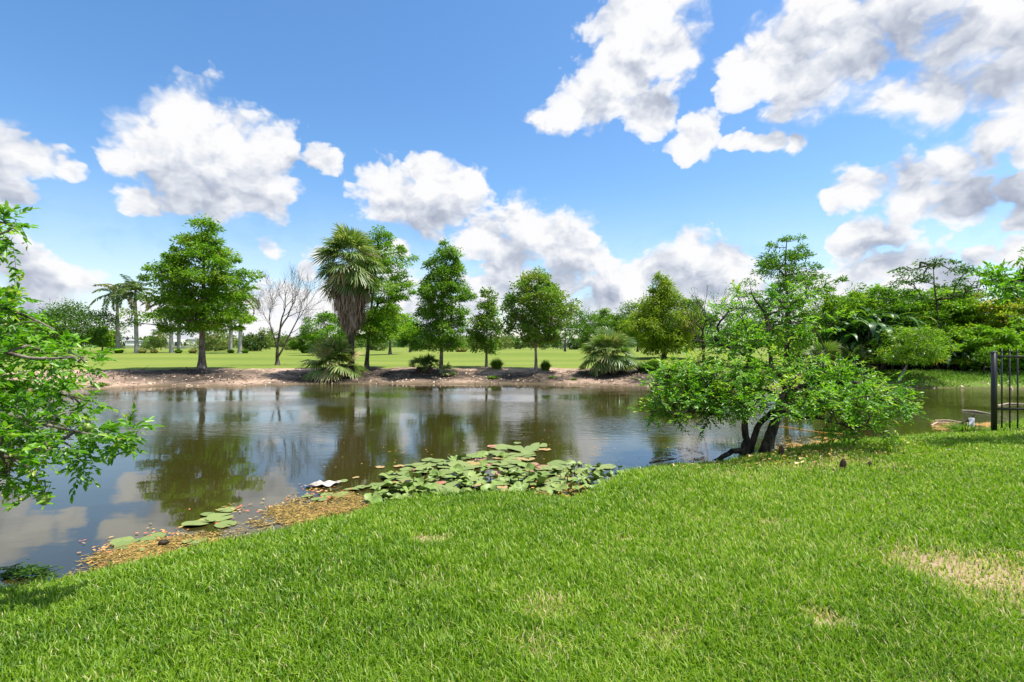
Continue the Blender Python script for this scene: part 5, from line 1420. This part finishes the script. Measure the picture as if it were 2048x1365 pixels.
# small dark pod
q = P(327, 1089, WZ + .02); mb = MB(); tube(mb, [(-.05, 0, .01), (-.03, 0, .015), (.02, .01, .02), (.05, .01, .015)], [.01, .026, .024, .006], 8, .1)
tag(mb.build('seed_pod', M['bark_dark'], loc=q), 'dark seed pod floating beside the lone pair of pads', 'seed pod')

# ------------------------------------------------------------------ far houses and lamp post
m, g, out = new_mat('white_stucco'); t = g.n('ShaderNodeTexCoord'); nz = g.noise(t.outputs['Object'], 1.5, 4, .6); principled(g, out, g.mix(nz, (.62, .61, .58), (.78, .77, .74)), .85, .2); M['stucco'] = m
m, g, out = new_mat('grey_roof_tile'); t = g.n('ShaderNodeTexCoord'); nz = g.noise(t.outputs['Object'], 3, 4, .6); principled(g, out, g.mix(nz, (.20, .20, .21), (.36, .36, .37)), .8, .2); M['roof'] = m
m, g, out = new_mat('dark_window_glass'); principled(g, out, (.03, .04, .05), .1, .6); M['glass'] = m
def house(px, Y, wpx_, h, label, nwin):
    q = at(px, Y); w_ = wpx_ / F * Y; dpt = 9
    r_ = empty('house', q); tag(r_, label, 'house')
    mb = MB(); box(mb, (0, dpt / 2, h / 2), (w_, dpt, h)); mb.build('wall', M['stucco'], r_, smooth=False)
    e = .5; mb = MB(); mb.add([[-w_ / 2 - e, -e, h + .003], [w_ / 2 + e, -e, h + .003], [w_ / 2 + e, dpt + e, h + .003], [-w_ / 2 - e, dpt + e, h + .003], [-w_ / 2 + 4, dpt / 2, h + 1.4], [w_ / 2 - 4, dpt / 2, h + 1.4]],
                             [[0, 1, 5, 4], [2, 3, 4, 5]]); mb.L.append(np.array([1, 2, 5, 3, 0, 4])); mb.T.append(np.array([3, 3], np.int32)); mb.V.append(np.zeros((0, 3))); mb.C.append(np.zeros(0))
    mb.add([[-w_ / 2 - e, -e, h], [w_ / 2 + e, -e, h], [w_ / 2 + e, dpt + e, h], [-w_ / 2 - e, dpt + e, h]], [[3, 2, 1, 0]])
    mb.build('roof', M['roof'], r_, smooth=False)
    for i in range(nwin):
        x = -w_ / 2 + w_ * (i + .5) / nwin; mb = MB(); box(mb, (x, -.02, h * .5), (w_ / nwin * .5, .08, h * .42)); f_ = mb.build('window', M['glass'], r_, smooth=False)
house(352, 190, 46, 3.4, 'white low house seen between the royal palm and cypress trunks', 5)
house(398, 200, 26, 3.2, 'small white house just beside the big cypress trunk, right of the first house', 3)
house(238, 205, 30, 3.0, 'distant low grey-roofed building behind the leftmost royal palm', 3)
house(1130, 230, 30, 3.0, 'far low building glimpsed beneath the open-limbed tree', 3)
q = at(169, 105); r_ = empty('lamp_post', q); tag(r_, 'thin pale lamp post under the dark wide-spreading tree', 'lamp post')
mb = MB(); tube(mb, [(0, 0, 0), (0, 0, 1.2), (0, 0, 2.6)], [.09, .07, .06], 6); mb.build('pole', M['stucco'], r_)
mb = MB(); tube(mb, [(0, 0, 2.6), (0, 0, 2.7), (0, 0, 2.95)], [.1, .2, .08], 8); mb.build('lamp_head', M['roof'], r_)
q = at(1587, 33.5)
mb = MB(); tube(mb, [(0, 0, -.05), (0, 0, .5), (0, 0, .95)], [.03, .03, .028], 6); tag(mb.build('marker_post', M['bark_dark'], loc=q), 'thin dark marker stake on the course behind the near tree', 'stake')
